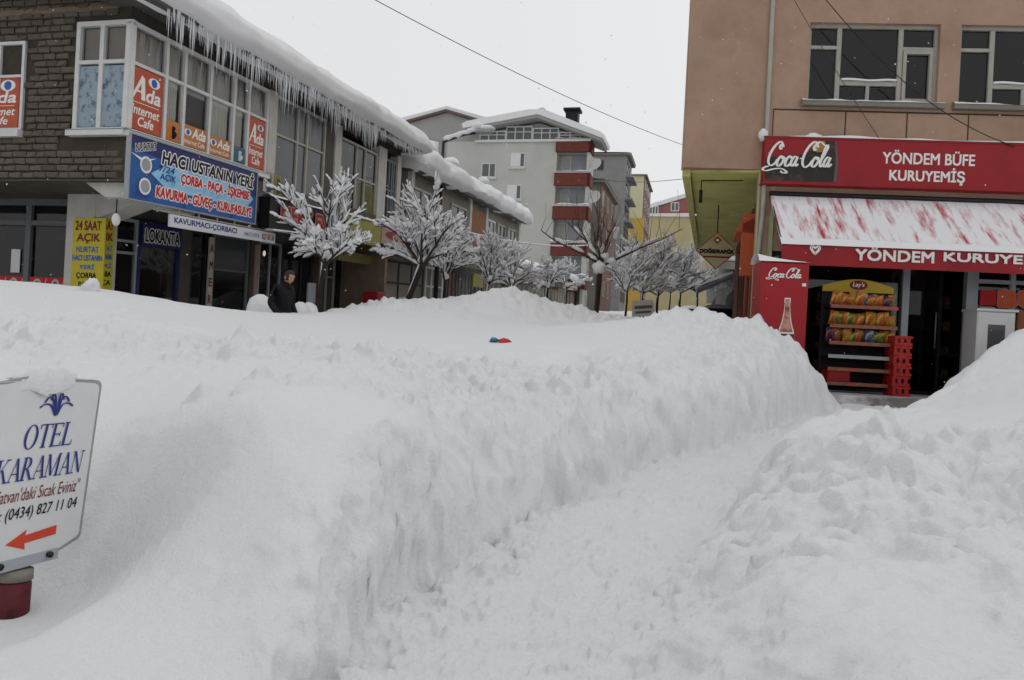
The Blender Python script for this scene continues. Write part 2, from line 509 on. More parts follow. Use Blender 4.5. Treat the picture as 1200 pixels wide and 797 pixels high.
def ribbon(mb, fr, pts, pen, d, mi=0, step=7):
    """pen stroke through the points (s, h): a slanted nib gives thick and thin"""
    P = [Vector((x, y)) for x, y in pts]
    C = []
    for i in range(len(P) - 1):
        a, b_, c, e = P[max(i - 1, 0)], P[i], P[i + 1], P[min(i + 2, len(P) - 1)]
        for k in range(step):
            t = k / step
            C.append(.5 * ((2 * b_) + (c - a) * t + (2 * a - 5 * b_ + 4 * c - e) * t * t + (3 * b_ - a - 3 * c + e) * t ** 3))
    C.append(P[-1])
    V, F = [], []
    for i, p in enumerate(C):
        t = (C[min(i + 1, len(C) - 1)] - C[max(i - 1, 0)])
        t = t.normalized() if t.length > 1e-9 else Vector((1, 0))
        nrm = Vector((-t.y, t.x))
        w = pen[1] + (pen[0] - pen[1]) * abs(nrm.dot(Vector((math.cos(pen[2]), math.sin(pen[2])))))
        e = min(1, min(i, len(C) - 1 - i) / 3 + .35)
        q0, q1 = p + nrm * w * e, p - nrm * w * e
        dd = d + .00003 * i
        V += [fr(q0.x, dd, q0.y), fr(q1.x, dd, q1.y)]
    F = [(2 * i, 2 * i + 1, 2 * i + 3, 2 * i + 2) for i in range(len(C) - 1)]
    mb.add(V, F, mi)

def script_logo(fr, s0, h0, w, hh, d, m, parent):
    """flowing white script wordmark with the long swash under its first letter"""
    STR = [
        [(1.28, 1.72), (1.10, 1.62), (1.02, 1.86), (1.22, 2.02), (1.34, 1.80), (1.02, 2.22), (.55, 1.95), (.18, 1.3), (.10, .62), (.42, .22), (.86, .42), (1.06, .78)],
        [(.30, .16), (-.1, .08), (-.3, -.12), (.1, -.22), (.9, -.05), (1.7, -.02), (2.3, -.30), (1.9, -.36), (1.6, -.2)],
        [(1.58, 1.02), (1.28, .98), (1.08, .6), (1.14, .24), (1.40, .24), (1.66, .62), (1.60, .98), (1.48, .86), (1.78, .80), (1.95, .88)],
        [(2.38, .84), (2.40, 1.02), (2.16, 1.0), (1.94, .62), (1.98, .26), (2.22, .22), (2.48, .46)],
        [(3.02, .96), (2.78, 1.02), (2.54, .66), (2.56, .28), (2.78, .28), (3.00, .66), (3.10, 1.02), (2.98, .5), (3.06, .24), (3.32, .42)],
        [(3.34, .86), (3.72, .92)],
        [(4.88, 1.70), (4.68, 1.58), (4.60, 1.86), (4.82, 2.06), (4.98, 1.84), (4.60, 2.28), (4.12, 1.98), (3.76, 1.3), (3.70, .58), (4.02, .16), (4.48, .36), (4.74, .80)],
        [(4.70, 1.9), (5.1, 2.28), (5.7, 2.0), (6.1, 2.05)],
        [(5.24, 1.02), (4.94, .98), (4.74, .6), (4.80, .24), (5.06, .24), (5.32, .62), (5.26, .98), (5.14, .86), (5.40, .80)],
        [(5.44, .5), (5.8, 1.2), (6.02, 1.86), (5.86, 2.0), (5.70, 1.4), (5.58, .6), (5.66, .24), (5.92, .44)],
        [(6.44, .96), (6.20, 1.02), (5.98, .66), (6.00, .28), (6.22, .28), (6.42, .66), (6.52, 1.02), (6.40, .5), (6.48, .24), (6.8, .5)],
    ]
    sh = .22
    x0, x1, y0, y1 = -.4, 7.1, -.4, 2.3
    mb = MB()
    kx, ky = w / (x1 - x0), hh / (y1 - y0)
    for q, st in enumerate(STR):
        P = [(s0 + ((x + sh * (y - 1)) - x0) * kx, h0 + (y - y0) * ky) for x, y in st]
        pen = (.135 * kx if q not in (5,) else .10 * kx, .045 * kx, math.radians(-8))
        ribbon(mb, fr, P, pen, d + .0012 * q)
    return mb.build('lettering', m, parent)

def window(parent, fr, s0, s1, h0, h1, d, cols=(), rows=(), fm='white_frame', gm='glass_opaque', fw=.05, dep=.08,
           cells=None, back=None, backd=.25, sill=None, name='window'):
    """frame (a part) with each pane (sub-part) set back in it; cols/rows are fractions"""
    cs = [0, *cols, 1]; rs = [0, *rows, 1]
    S = [s0 + (s1 - s0) * c for c in cs]; H = [h0 + (h1 - h0) * r for r in rs]
    mb = MB()
    mb.box(fr, s0 - fw / 2, s0 + fw / 2, d - dep, d, h0, h1)
    mb.box(fr, s1 - fw / 2, s1 + fw / 2, d - dep, d, h0, h1)
    mb.box(fr, s0 - fw / 2, s1 + fw / 2, d - dep, d + .003, h0 - fw / 2, h0 + fw / 2)
    mb.box(fr, s0 - fw / 2, s1 + fw / 2, d - dep, d + .003, h1 - fw / 2, h1 + fw / 2)
    for x in S[1:-1]: mb.box(fr, x - fw / 2, x + fw / 2, d - dep, d - .004, h0 + fw / 2, h1 - fw / 2)
    for y in H[1:-1]: mb.box(fr, s0 + fw / 2, s1 - fw / 2, d - dep, d - .008, y - fw * .4, y + fw * .4)
    w = mb.build(name, fm, parent)
    for i in range(len(S) - 1):
        for j in range(len(H) - 1):
            g = gm
            if cells and (i, j) in cells: g = cells[(i, j)]
            if g is None: continue
            B(fr, S[i] + fw / 2, S[i + 1] - fw / 2, d - dep * .7, d - dep * .7 + .006, H[j] + fw / 2, H[j + 1] - fw / 2, 'pane', g, w)
    if sill:
        MB().box(fr, s0 - .08, s1 + .08, d - .05, d + .12, h0 - .10, h0 - fw / 2 - .002).build('sill', sill, w)
    return w

# ------------------------------------------------------------------ snow covered ground
rng = np.random.default_rng(7)
_perm = rng.permutation(4096)
_grad = rng.random((4096, 2)) * 2 - 1
_grad /= np.linalg.norm(_grad, axis=1, keepdims=True)
def perlin(x, y, seed=0):
    x = np.asarray(x, float) + seed * 17.31; y = np.asarray(y, float) - seed * 9.77
    xi = np.floor(x).astype(int); yi = np.floor(y).astype(int)
    xf, yf = x - xi, y - yi
    u = xf * xf * xf * (xf * (xf * 6 - 15) + 10); v = yf * yf * yf * (yf * (yf * 6 - 15) + 10)
    def g(ix, iy, fx, fy):
        k = _grad[_perm[(_perm[ix % 4096] + iy) % 4096]]
        return k[..., 0] * fx + k[..., 1] * fy
    a = g(xi, yi, xf, yf); b = g(xi + 1, yi, xf - 1, yf)
    c = g(xi, yi + 1, xf, yf - 1); d = g(xi + 1, yi + 1, xf - 1, yf - 1)
    return (a + (b - a) * u) + ((c + (d - c) * u) - (a + (b - a) * u)) * v
def fbm(x, y, octs=4, seed=0, gain=.5):
    r, a, f = 0, 1.0, 1.0
    for o in range(octs):
        r = r + a * perlin(x * f, y * f, seed + o * 3)
        a *= gain; f *= 2.03
    return r
def sstep(a, b, x):
    t = np.clip((x - a) / (b - a), 0, 1)
    return t * t * (3 - 2 * t)

# measured points of the undisturbed banks: photo column, photo row, distance
BANK = [
    (20, 722, 3.3), (-60, 797, 2.4), (60, 780, 2.6), (110, 690, 3.1), (100, 600, 3.7), (20, 560, 4.2), (100, 480, 4.9), (0, 470, 5.2), (-150, 560, 4.0), (-150, 420, 6.5),
    (100, 405, 6.6), (0, 395, 6.6), (100, 372, 8.2), (0, 352, 9.2), (100, 341, 10.6), (0, 333, 10.6), (-200, 320, 10.6),
    (0, 745, 3.15), (45, 735, 3.2), (200, 797, 2.65), (290, 797, 2.62), (360, 797, 2.6), (150, 700, 3.05), (210, 650, 3.22), (300, 650, 3.12), (385, 660, 3.0), (180, 560, 3.75), (300, 560, 3.5), (400, 580, 3.3),
    (200, 485, 4.2), (300, 478, 3.95), (395, 490, 3.85), (200, 452, 4.9), (300, 446, 4.9), (410, 455, 4.7), (200, 438, 5.6), (300, 428, 5.8), (430, 440, 5.5), (300, 402, 7.4), (200, 398, 7.4), (430, 408, 7.6),
    (200, 352, 11.5), (300, 385, 10), (300, 366, 12.6), (360, 371, 12.6), (430, 392, 10), (430, 377, 12.8), (450, 354, 16.5), (390, 362, 16.2), (520, 362, 16.8),
    (500, 470, 5.1), (560, 450, 6.0), (520, 415, 7.8), (560, 396, 10), (560, 378, 14), (585, 347, 18.5), (560, 352, 18.5), (620, 352, 18.5),
    (600, 470, 5.7), (650, 452, 6.5), (640, 415, 8.2), (660, 392, 11), (660, 380, 16), (650, 362, 20), (700, 380, 21), (760, 378, 20),
    (720, 440, 7.6), (740, 415, 8.7), (760, 392, 10.8), (760, 380, 14), (800, 418, 9.6), (820, 398, 10.6), (820, 370, 12.6), (790, 366, 13),
    (880, 402, 11.0), (880, 372, 12.0), (860, 362, 13.4), (885, 360, 13.0), (940, 372, 12.6),
    # right bank
    (840, 797, 2.25), (950, 797, 2.05), (1100, 797, 2.0), (1200, 797, 2.05), (1350, 797, 2.2), (880, 700, 2.75), (960, 690, 2.65), (1100, 680, 2.75), (1200, 670, 2.9), (1350, 640, 3.4),
    (900, 620, 3.7), (1000, 590, 4.0), (1100, 570, 4.2), (1200, 560, 4.4), (1000, 540, 4.9), (1090, 512, 5.3), (1200, 520, 5.2), (1350, 500, 5.0), (930, 540, 5.3),
    (905, 502, 6.4), (960, 482, 7.3), (1000, 498, 6.5), (1070, 472, 8.6), (1120, 480, 7.4), (1200, 470, 7.2), (1130, 412, 9.4), (1200, 386, 9.6), (1270, 378, 9.6), (1400, 380, 9.0),
    (1180, 395, 11.0), (1300, 380, 12.0),
]
bp = np.array([at(*q)[:] for q in BANK])
def tps(px, pz, qx, lam=0.02):
    n = len(px)
    def U(r2): return np.where(r2 > 1e-12, r2 * np.log(r2 + 1e-12), 0)
    K = U(((px[:, None, :] - px[None]) ** 2).sum(-1)) + lam * np.eye(n)
    Pm = np.hstack([np.ones((n, 1)), px])
    A = np.block([[K, Pm], [Pm.T, np.zeros((3, 3))]])
    w = np.linalg.solve(A, np.concatenate([pz, np.zeros(3)]))
    out = np.empty(len(qx))
    for i in range(0, len(qx), 40000):
        q = qx[i:i + 40000]
        k = U(((q[:, None, :] - px[None]) ** 2).sum(-1))
        out[i:i + 40000] = k @ w[:n] + w[n] + q @ w[n + 1:]
    return out
def floor_px(u, v):
    r = ray(u, v)
    Y = 1.5 / (-r.z + .058)
    return (r.x * Y, Y)
L_EDGE = np.array([(-1.9, .3), (-1.3, 1.6)] + [floor_px(*q) for q in ((388, 797), (398, 768), (444, 728), (492, 696), (524, 676), (584, 624), (652, 597), (724, 562), (776, 542), (828, 530))] + [(2.75, 9.0), (3.9, 10.6), (5.25, 12.2), (4.6, 12.75), (3.7, 13.05), (3.2, 13.6), (3.0, 15.2)])
LN_ = 15
R_EDGE = np.array([(.25, .3), (.45, 1.6)] + [floor_px(*q) for q in ((708, 797), (762, 727), (814, 646), (867, 580))] + [(2.9, 7.7), (4.4, 9.3), (5.6, 10.7), (6.7, 12.0), (7.6, 13.2), (9, 13.6), (9, 15.2)])
POLY = np.vstack([L_EDGE, R_EDGE[::-1]])
def dist_pl(x, y, pl):
    d = np.full(x.shape, 1e9)
    for a, b in zip(pl[:-1], pl[1:]):
        ab = b - a
        t = np.clip(((x - a[0]) * ab[0] + (y - a[1]) * ab[1]) / (ab @ ab), 0, 1)
        d = np.minimum(d, np.hypot(x - a[0] - t * ab[0], y - a[1] - t * ab[1]))
    return d
def inside(x, y, pl):
    r = np.zeros(x.shape, bool)
    for a, b in zip(pl, np.roll(pl, -1, 0)):
        c = ((a[1] > y) != (b[1] > y))
        with np.errstate(divide='ignore', invalid='ignore'):
            xx = (b[0] - a[0]) * (y - a[1]) / (b[1] - a[1]) + a[0]
        r ^= c & (x < xx)
    return r
HEAP = at(584, 350, 17.8)
SIGN_P = at(17, 722, 3.42)
def street_s(x, y):
    return (x + 7.05) * math.sin(STREET) + (y - 13.9) * math.cos(STREET)
def terrain(x, y, detail=True):
    x = np.asarray(x, float); y = np.asarray(y, float)
    q = np.column_stack([x, y])
    near = np.clip(y, 1.5, 22)
    W = tps(bp[:, :2], bp[:, 2], np.column_stack([np.clip(x, -11, 11), near]))
    W = np.clip(W, .1, 2.7)
    ss = street_s(x, y)
    far = .97 + .050 * ss + .72 + .16 * fbm(x * .35, y * .35, 4, 5)
    fd = street_s(x, y) * 0 + (x + 7.05) * math.cos(STREET) - (y - 13.9) * math.sin(STREET)
    shop = .97 + .044 * ss + .16 + .05 * fbm(x * .8, y * .8, 3, 9)
    far = np.where(fd > 7.6, .97 + .044 * ss + .25 - .3 * sstep(8, 10.5, fd), far)
    far = np.where(fd < 3.2, shop + (far - shop) * sstep(1.6, 3.2, fd), far)          # footway along the shops is shovelled
    k = sstep(17.5, 23.5, y)
    Z = W * (1 - k) + far * k
    # shovelled footway in front of the left shops too
    kk = (1 - sstep(1.7, 3.0, fd)) * sstep(-1.6, -.6, ss + .0 * x) * sstep(10.5, 13.5, y)
    Z = Z * (1 - kk) + shop * kk
    hx_, hy_ = HEAP.x, HEAP.y
    Z = Z + .24 * np.exp(-((x - hx_) / 1.5) ** 2 - ((y - hy_) / 1.6) ** 2)
    dsg = np.exp(-((x - SIGN_P[0]) ** 2 + (y - SIGN_P[1]) ** 2) / .22)          # hollow round the sign post
    Z = Z * (1 - dsg) + SIGN_P[2] * dsg
    Z = np.where(y > 60, np.maximum(Z, far), Z)
    # shovelled trench
    dl, dr = dist_pl(x, y, L_EDGE), dist_pl(x, y, R_EDGE)
    ins = inside(x, y, POLY)
    left = dl < dr
    sd = np.where(ins, -np.minimum(dl, dr), np.minimum(dl, dr))
    if detail:
        sd = sd + np.where(left, .11 * fbm(x * 2.1, y * 2.1, 3, 21, .55) + .05 * perlin(x * 5, y * 5, 31) + .006 * perlin(x * 16, y * 16, 33), .16 * fbm(x * 1.7, y * 1.7, 4, 22))
    wl_ = .42 + 1.3 * sstep(10.4, 12.3, y) * sstep(2.6, 4.2, x) - .14 * (1 - sstep(3.2, 4.8, y))
    wr_ = np.where(y > 6, .42, .62) + .8 * sstep(8.0, 9.5, y)
    w = np.where(left, wl_, wr_)
    t = np.clip(sd / w, 0, 1)
    prof = np.where(left, 1 - (1 - t) ** 3.1, t * t * (3 - 2 * t) * .6 + .4 * (1 - (1 - t) ** 2))
    floor = np.minimum(.058 * y, .84) + .0 * x
    floor = np.where(y > 12.2, np.minimum(floor, .83), floor)
    if detail:
        floor = floor + .045 * fbm(x * 3.2, y * 3.2, 5, 41, .65) + .042 * np.abs(fbm(x * 8, y * 8, 3, 45, .6))
        foot = np.exp(-np.clip(sd + .02, -1, 1) ** 2 / .02)
        floor = floor + .05 * foot * (fbm(x * 4, y * 4, 3, 51) + .35)
        # churned, thrown snow: beside the trench, along the old plough crest, over the right bank
        churn = np.exp(-((sd - .55) / .55) ** 2) * sstep(4.3, 5.6, y) * np.where(left, 1.0, .35)
        crest = np.exp(-((y - 6.6 + .12 * x) / 1.05) ** 2) * (x < 1.5)
        rb = np.where((~left), (.62 * sstep(1.3, 1.9, y) + .38 * sstep(2.6, 4.2, y)) * (1 - sstep(5.3, 6.1, y)), 0) * np.exp(-((x - 2.6) / 1.9) ** 2) * 1.35
        heap = np.exp(-((x - 1.2) / 2.6) ** 2 - ((y - 19) / 3.0) ** 2) + np.exp(-((x + 3) / 2.5) ** 2 - ((y - 16.6) / 1.4) ** 2)
        endb = np.exp(-((x - 3.3) / 1.8) ** 2 - ((y - 11.6) / 1.8) ** 2)
        C = np.clip(.9 * churn + .9 * crest + .72 * rb + 1.1 * heap + .8 * endb, 0, 1.1) * (sd > -.05)
        lump = fbm(x * 1.7, y * 1.7, 4, 61, .48)
        bil = np.abs(fbm(x * 3.1 + .4 * lump, y * 3.1, 4, 71, .56))
        soft = np.where(left, 1.0, 0.0)
        big = np.abs(fbm(x * 1.9 + .5 * lump, y * 1.9, 3, 78, .45))                 # larger rounded clods of the right bank
        Z = Z + C * (.14 * lump + soft * .19 * (bil - .18) + (1 - soft) * (.28 * (big - .2) + .10 * (bil - .18)) + (.022 + .012 * soft) * np.abs(fbm(x * 9, y * 9, 3, 75, .62)))
        Z = Z + .035 * fbm(x * .7, y * .7, 3, 81) + .008 * fbm(x * 5, y * 5, 3, 85)
        Z = Z + .0025 * perlin(x * 9 + y * 3, (y - x * .2) * 14, 88) * (1 - np.clip(C, 0, 1))       # fine wind ripples
    out = floor + (Z - floor) * np.where(sd <= 0, 0, prof)
    # no snow indoors
    rs = (x - RF.o.x) * RF.ds.x + (y - RF.o.y) * RF.ds.y
    rdn = (x - RF.o.x) * RF.dn.x + (y - RF.o.y) * RF.dn.y
    sdn = (x - SF.o.x) * SF.dn.x + (y - SF.o.y) * SF.dn.y
    out = np.where((rdn < -.12) & (rdn > -12) & (sdn < -.2) & (rs > 0), .45, out)
    out = np.where((fd < -2.0) & (fd > -9) & (ss > 2.0) & (ss < 55), .97 + .044 * ss - .6, out)
    return out, sd, left
def ground_z(x, y):
    return float(terrain(np.array([x]), np.array([y]))[0][0])

def build_snow():
    ta = np.concatenate([np.linspace(-2.4, -.80, 60, endpoint=False), np.linspace(-.80, .80, 760), np.linspace(.80, 2.4, 60)[1:]])
    yy = [.45]
    while yy[-1] < 230:
        y = yy[-1]
        f = .0125 if y < 2.0 else (.0042 if y < 10 else (.006 if y < 14 else (.010 if y < 24 else .03)))
        yy.append(y * (1 + f))
    yy = np.array(yy)
    nx, ny = len(ta), len(yy)
    X = ta[None] * yy[:, None]; Y = np.repeat(yy[:, None], nx, 1)
    Z, sd, left = terrain(X.ravel(), Y.ravel())
    Z = Z.reshape(ny, nx); sd = sd.reshape(ny, nx)
    # thrown clods, as round bumps of their own
    r2 = np.random.default_rng(3)
    lo = np.log(yy)
    def clod(cx, cy, rr, hh):
        j0, j1 = np.searchsorted(yy, cy - rr), np.searchsorted(yy, cy + rr)
        t0, t1 = np.searchsorted(ta, (cx - rr) / cy - .02), np.searchsorted(ta, (cx + rr) / cy + .02)
        if j1 <= j0 or t1 <= t0: return
        sx, sy = X[j0:j1, t0:t1] - cx, Y[j0:j1, t0:t1] - cy
        ang = np.arctan2(sy, sx)
        d2 = (sx ** 2 + sy ** 2) / (rr * (.85 + .14 * np.sin(ang * 2 + cx * 40) + .10 * np.sin(ang * 3 + cy * 30))) ** 2
        Z[j0:j1, t0:t1] += hh * np.clip(1 - d2, 0, 1) ** .75 * (1 + .6 * perlin(sx / rr * 1.3 + cy * 7, sy / rr * 1.3))
    for i in range(1300):
        k = r2.random()
        sz = .018 + .075 * r2.random() ** 3
        if k < .42:                                          # rim and slope of the left bank
            y = 4.2 + 8 * r2.random()
            ex = np.interp(y, L_EDGE[:LN_, 1], L_EDGE[:LN_, 0])
            x = ex - .15 - 1.5 * r2.random() ** 1.5
        elif k < .62:                                        # old plough crest
            x = -6 + 7.5 * r2.random(); y = 6.9 - .18 * x + r2.normal(0, .75)
        elif k < .80:                                        # right bank
            y = 3.2 + 2.6 * r2.random(); sz *= 1.3
            ex = np.interp(y, R_EDGE[:11, 1], R_EDGE[:11, 0]); x = ex + .25 + 2.0 * r2.random()
        elif k < .90:                                        # trench floor by the wall
            y = 3 + 8 * r2.random()
            ex = np.interp(y, L_EDGE[:LN_, 1], L_EDGE[:LN_, 0]); x = ex + .05 + .25 * r2.random(); sz *= .8
        else:
            x = -3 + 6 * r2.random(); y = 15.8 + 4 * r2.random(); sz *= 1.6
        clod(x, y, sz, sz * (.35 + .45 * r2.random()))
    V = np.column_stack([X.ravel(), Y.ravel(), Z.ravel()])
    idx = np.arange(nx * ny).reshape(ny, nx)
    F = np.stack([idx[:-1, :-1], idx[:-1, 1:], idx[1:, 1:], idx[1:, :-1]], -1).reshape(-1, 4)
    # surface roughness across the steep walls: push along the normal so that they are not a clean sheet
    P = V.reshape(ny, nx, 3)
    du = np.gradient(P, axis=1); dv = np.gradient(P, axis=0)
    N = np.cross(du, dv); N /= np.linalg.norm(N, axis=2, keepdims=True) + 1e-9
    steep = 1 - np.abs(N[..., 2])
    a = fbm((P[..., 0] + P[..., 1] * .6) * 4.5, P[..., 2] * 4.5, 4, 91, .6) * .075 + np.abs(fbm((P[..., 0] + P[..., 1] * .6) * 11, P[..., 2] * 11, 3, 95, .6)) * .035
    P = P + N * (a * np.clip((steep - .22) * 2.2, 0, 1) * (Y < 15) * (.12 + .88 * np.exp(-(np.clip(sd, 0, 9) / .6) ** 2)))[..., None]
    for _ in range(1):                                   # soften folds
        Q = P.copy()
        Q[1:-1, 1:-1] = .5 * P[1:-1, 1:-1] + .125 * (P[:-2, 1:-1] + P[2:, 1:-1] + P[1:-1, :-2] + P[1:-1, 2:])
        P = Q
    V = P.reshape(-1, 3)
    me = bpy.data.meshes.new('snow_ground')
    me.vertices.add(len(V)); me.vertices.foreach_set('co', V.ravel())
    me.loops.add(F.size); me.loops.foreach_set('vertex_index', F.ravel().astype(np.int32))
    me.polygons.add(len(F))
    me.polygons.foreach_set('loop_start', np.arange(0, F.size, 4, dtype=np.int32))
    me.polygons.foreach_set('use_smooth', np.ones(len(F), bool))
    me.update(calc_edges=True)
    me.materials.append(MATS['snow'])
    o = bpy.data.objects.new('snow_ground', me)
    COL.objects.link(o)
    tag(o, 'deep white snow banked up on both sides of a shovelled path', kind='structure')
    return o
build_snow()
# the bare ground under the snow, reaching the horizon
gm = MB()
gm.add([(-900, -900, -.6), (900, -900, -.6), (900, 1500, -.6), (-900, 1500, -.6)], [(0, 1, 2, 3)])
tag(gm.build('ground', 'snow'), 'snow covered ground around the town', kind='structure')
# swept pavement before the snack shop
pm = MB()
pm.box(RF, -.2, 6.5, .0, 1.75, -.4, .03)
tag(pm.build('pavement', 'pavement'), 'wet trodden pavement dusted with snow before the snack shop', kind='structure')

# ------------------------------------------------------------------ left corner house
def snow_roof(fr, s0, s1, prof, seed, name, parent, n=90, amp=.08, m='roof_snow', droop=.0):
    """snow lying on a roof: profile of (d, h) swept along s with an uneven, sagging edge"""
    mb = MB()
    k = len(prof)
    def fn(a, b):
        s = s0 + (s1 - s0) * a
        x = b * (k - 1)
        i = min(int(x), k - 2); f = x - i
        d = prof[i][0] * (1 - f) + prof[i + 1][0] * f
        h = prof[i][1] * (1 - f) + prof[i + 1][1] * f
        nz = mnoise.noise(Vector((s * .55, b * 3, seed))) + .5 * mnoise.noise(Vector((s * 1.7, b * 5, seed + 9)))
        n2 = mnoise.noise(Vector((s * .9, 3.3, seed + 5)))
        e = min(1, min(a, 1 - a) * (s1 - s0) / .45)
        e = math.sqrt(max(0, 1 - (1 - e) ** 2))
        hb = min(p[1] for p in prof)
        hm = prof[0][1]
        h2 = hm + (h - hm) * (.35 + .65 * e) if h > hm else h
        return fr(s, d + amp * (nz + n2) * (1 if d > 0 else .4), h2 + amp * .8 * nz - droop * max(0, n2) * (1 if b < .25 else 0))
    mb.grid(fn, n, (k - 1) * 3)
    # closed ends and underside
    for a in (0.0, 1.0):
        V = [fn(a, j / ((k - 1) * 3)) for j in range((k - 1) * 3 + 1)]
        mb.add(V, [tuple(range(len(V)))])
    return mb.build(name, m, parent)
def icicles(fr, s0, s1, d, h, n, lmax, seed, parent, dens=None):
    rd = random.Random(seed)
    mb = MB()
    for i in range(n):
        s = s0 + (s1 - s0) * rd.random()
        cl = .5 + .5 * mnoise.noise(Vector((s * 1.3, seed, 0)))
        L = lmax * (.12 + .88 * rd.random() ** 2.2) * (.25 + 1.15 * cl)
        r = .005 + .009 * rd.random() * L / lmax
        dd = d + rd.uniform(-.07, .07)
        top = fr(s, dd, h + .12)
        a = Vector((rd.uniform(-.01, .01), rd.uniform(-.01, .01), 0))
        mb.tube([top, top - Vector((0, 0, .12 + L * .45)) + a, top - Vector((0, 0, .12 + L))], [r * 1.3, r * .8, .001], 5, cap=False)
    o = mb.build('icicles', 'ice', parent)
    tag(o, kind='stuff')
    return o

h1 = thing('corner_building', LF(0, 0, 0), 'dark stone two storey corner house with thick roof snow and icicles', 'building')
SNE = LF.pix(506, 186, .85)[0]      # where the roof snow ends
LEN1 = SNE - .6
SV = lambda u, v: LF.pix(u, v)[0]
PR = [SV(313.5, 150), SV(323, 155), SV(382, 180), SV(392, 185), SV(399, 187), SV(443, 205), SV(452, 208)]
REC = 1.85          # ground floor is set back under the upper floor
SOF = 3.03          # underside of the upper floor
EAVE = 6.12
# structural core of the upper floor (behind the windows and blocks)
wall = MB()
wall.box(LF, .02, LEN1, -.30, -.02, SOF, 3.72)                    # street side parapet below windows
wall.box(LF, .02, LEN1, -.28, -.03, 5.86, EAVE)
wall.box(FF, -9, -1.18, -.3, -.05, SOF, EAVE + .9)
wall.box(FF, -1.18, -.02, -.3, -.05, SOF, 3.84)
wall.box(FF, -1.18, -.02, -.3, -.05, 5.9, EAVE + .9)
wall_o = wall.build('wall', 'mortar', h1)
up = MB()
up.box(FF, -9, -.31, -10, -.31, SOF + .002, SOF + .15)            # floor slab
up.build('floor_slab', 'dark_concrete', h1)
bk = MB()
bk.box(LF, .6, LEN1 - .05, -4.2, -4.0, SOF + .2, EAVE)            # room partition behind the glass
bk.box(LF, LEN1 - .2, LEN1 - .02, -4.0, -.3, 0, EAVE)
bk.box(LF, .0, LEN1, -9.5, -.32, EAVE - .05, EAVE + .05)
bk.build('inner_wall', 'brown_blind', h1)
# stone blocks, each one proud of the mortar: shared meshes of three sizes
def block_mesh(w, hh, dep, nm, seed):
    rd = random.Random(seed)
    mb = MB()
    mb.bbox(IDF, -w / 2, w / 2, 0, dep, -hh / 2, hh / 2, .02)
    me = bpy.data.meshes.new(nm)
    V = [(x + rd.uniform(-.008, .008), y + rd.uniform(-.012, .012), z + rd.uniform(-.008, .008)) for x, y, z in mb.v]
    me.from_pydata(V, [], mb.f)
    me.materials.append(MATS['stone'])
    return me
BH = .128
blk = [block_mesh(w, BH - .022, .05, 'stone_block', i) for i, w in enumerate((.23, .27, .19, .25, .21, .29))]
BW = (.23, .27, .19, .25, .21, .29)
mrot = Matrix((-FF.ds, FF.dn, Vector((0, 0, 1)))).transposed().to_euler()
rdb = random.Random(5)
win_holes = [(-3.45, -2.32, 3.88, 5.60), (-1.15, .1, 3.80, 5.90)]
row = 0
h = SOF + BH / 2 + .01
while h < EAVE + .75:
    s = -3.9 + rdb.uniform(-.2, 0)
    while s < -.05:
        i = rdb.randrange(6)
        w = BW[i] + .02
        c = s + w / 2
        if c + w / 2 > -.01: break
        if not any(a - w / 2 + .01 < c < b + w / 2 - .01 and lo - BH / 2 < h < hi + BH / 2 for a, b, lo, hi in win_holes) and not (3.55 < h < 3.80 and -1.4 < c):
            o = bpy.data.objects.new('stone_block', blk[i])
            COL.objects.link(o)
            o.parent = wall_o
            o.location = FF(c, -.05 + rdb.uniform(-.006, .01), h) - ORG[wall_o]
            o.rotation_euler = mrot
        s += w
    h += BH
    row += 1
# street side: smooth render below the window band and end piers
for (s0, s1) in ((PR[0] + .04, PR[1]), (PR[3], PR[4]), (PR[5], PR[6]), (LEN1 - .3, LEN1)):
    B(LF, s0, s1, -.28, .02, 3.2, 5.9, 'pier', 'dirty_white', h1)
B(LF, PR[2], PR[3] - .005, -.28, -.025, 3.724, 5.856, 'pier', 'dark_concrete', h1)
ap = MB(); ap.box(LF, .0, LEN1, -.02, .0, SOF, 3.72)
ap.build('apron', 'dark_concrete', h1)
sl = MB()
sl.box(LF, -.06, PR[0] + .05, -.1, .10, 3.80, 3.90); sl.box(FF, -1.22, -.0, -.1, .10, 3.80, 3.90)
sl.build('sill', 'white_frame', h1)
ss_ = MB()
ss_.grid(lambda a, b: LF(-.1 + (PR[0] + .18) * a, -.02 + .14 * b, 3.905 + .03 * math.sin(math.pi * b) * (1 + .5 * mnoise.noise(Vector((a * 14, b, 1))))), 60, 4)
ss_.grid(lambda a, b: FF(-1.2 + 1.3 * a, -.02 + .14 * b, 3.905 + .02 * math.sin(math.pi * b)), 20, 4)
ss_.build('sill_snow', 'roof_snow', h1)
# window band of the internet cafe, wrapping the corner
S_ = lambda u, v=100: LF.pix(u, v)[0]
band = [0.0] + [S_(u, v) for u, v in ((194, 120), (215.5, 130), (246, 140), (274, 150), (291, 155))] + [PR[0]]
cb = MB()
w1 = window(h1, LF, 0.02, PR[0], 3.92, 5.84, .0, cols=[b / PR[0] for b in band[1:-1]], rows=(.64, ), gm='glass_clear', fw=.075, dep=.1)
for i in range(6):
    s0, s1 = band[i] + .05, band[i + 1] - .05
    MB().box(LF, s0, s1, -.15, -.14, 5.20, 5.83).build('blind', 'brown_blind', w1)
    if i in (1, 3, 4):
        mb = MB(); mb.grid(lambda a, b: LF(s0 + (s1 - s0) * a, -.16 + .02 * math.sin(a * 40), 3.95 + 1.2 * b), 40, 1)
        mb.build('curtain', 'pale_curtain', w1)
    elif i in (2,):
        MB().box(LF, s0, s1, -.15, -.14, 3.95, 5.15).build('screen', 'text_grey', w1)
w2 = window(h1, FF, -1.13, -.02, 3.92, 5.84, .0, cols=(.46,), rows=(.64,), gm='glass_clear', fw=.085, dep=.1)
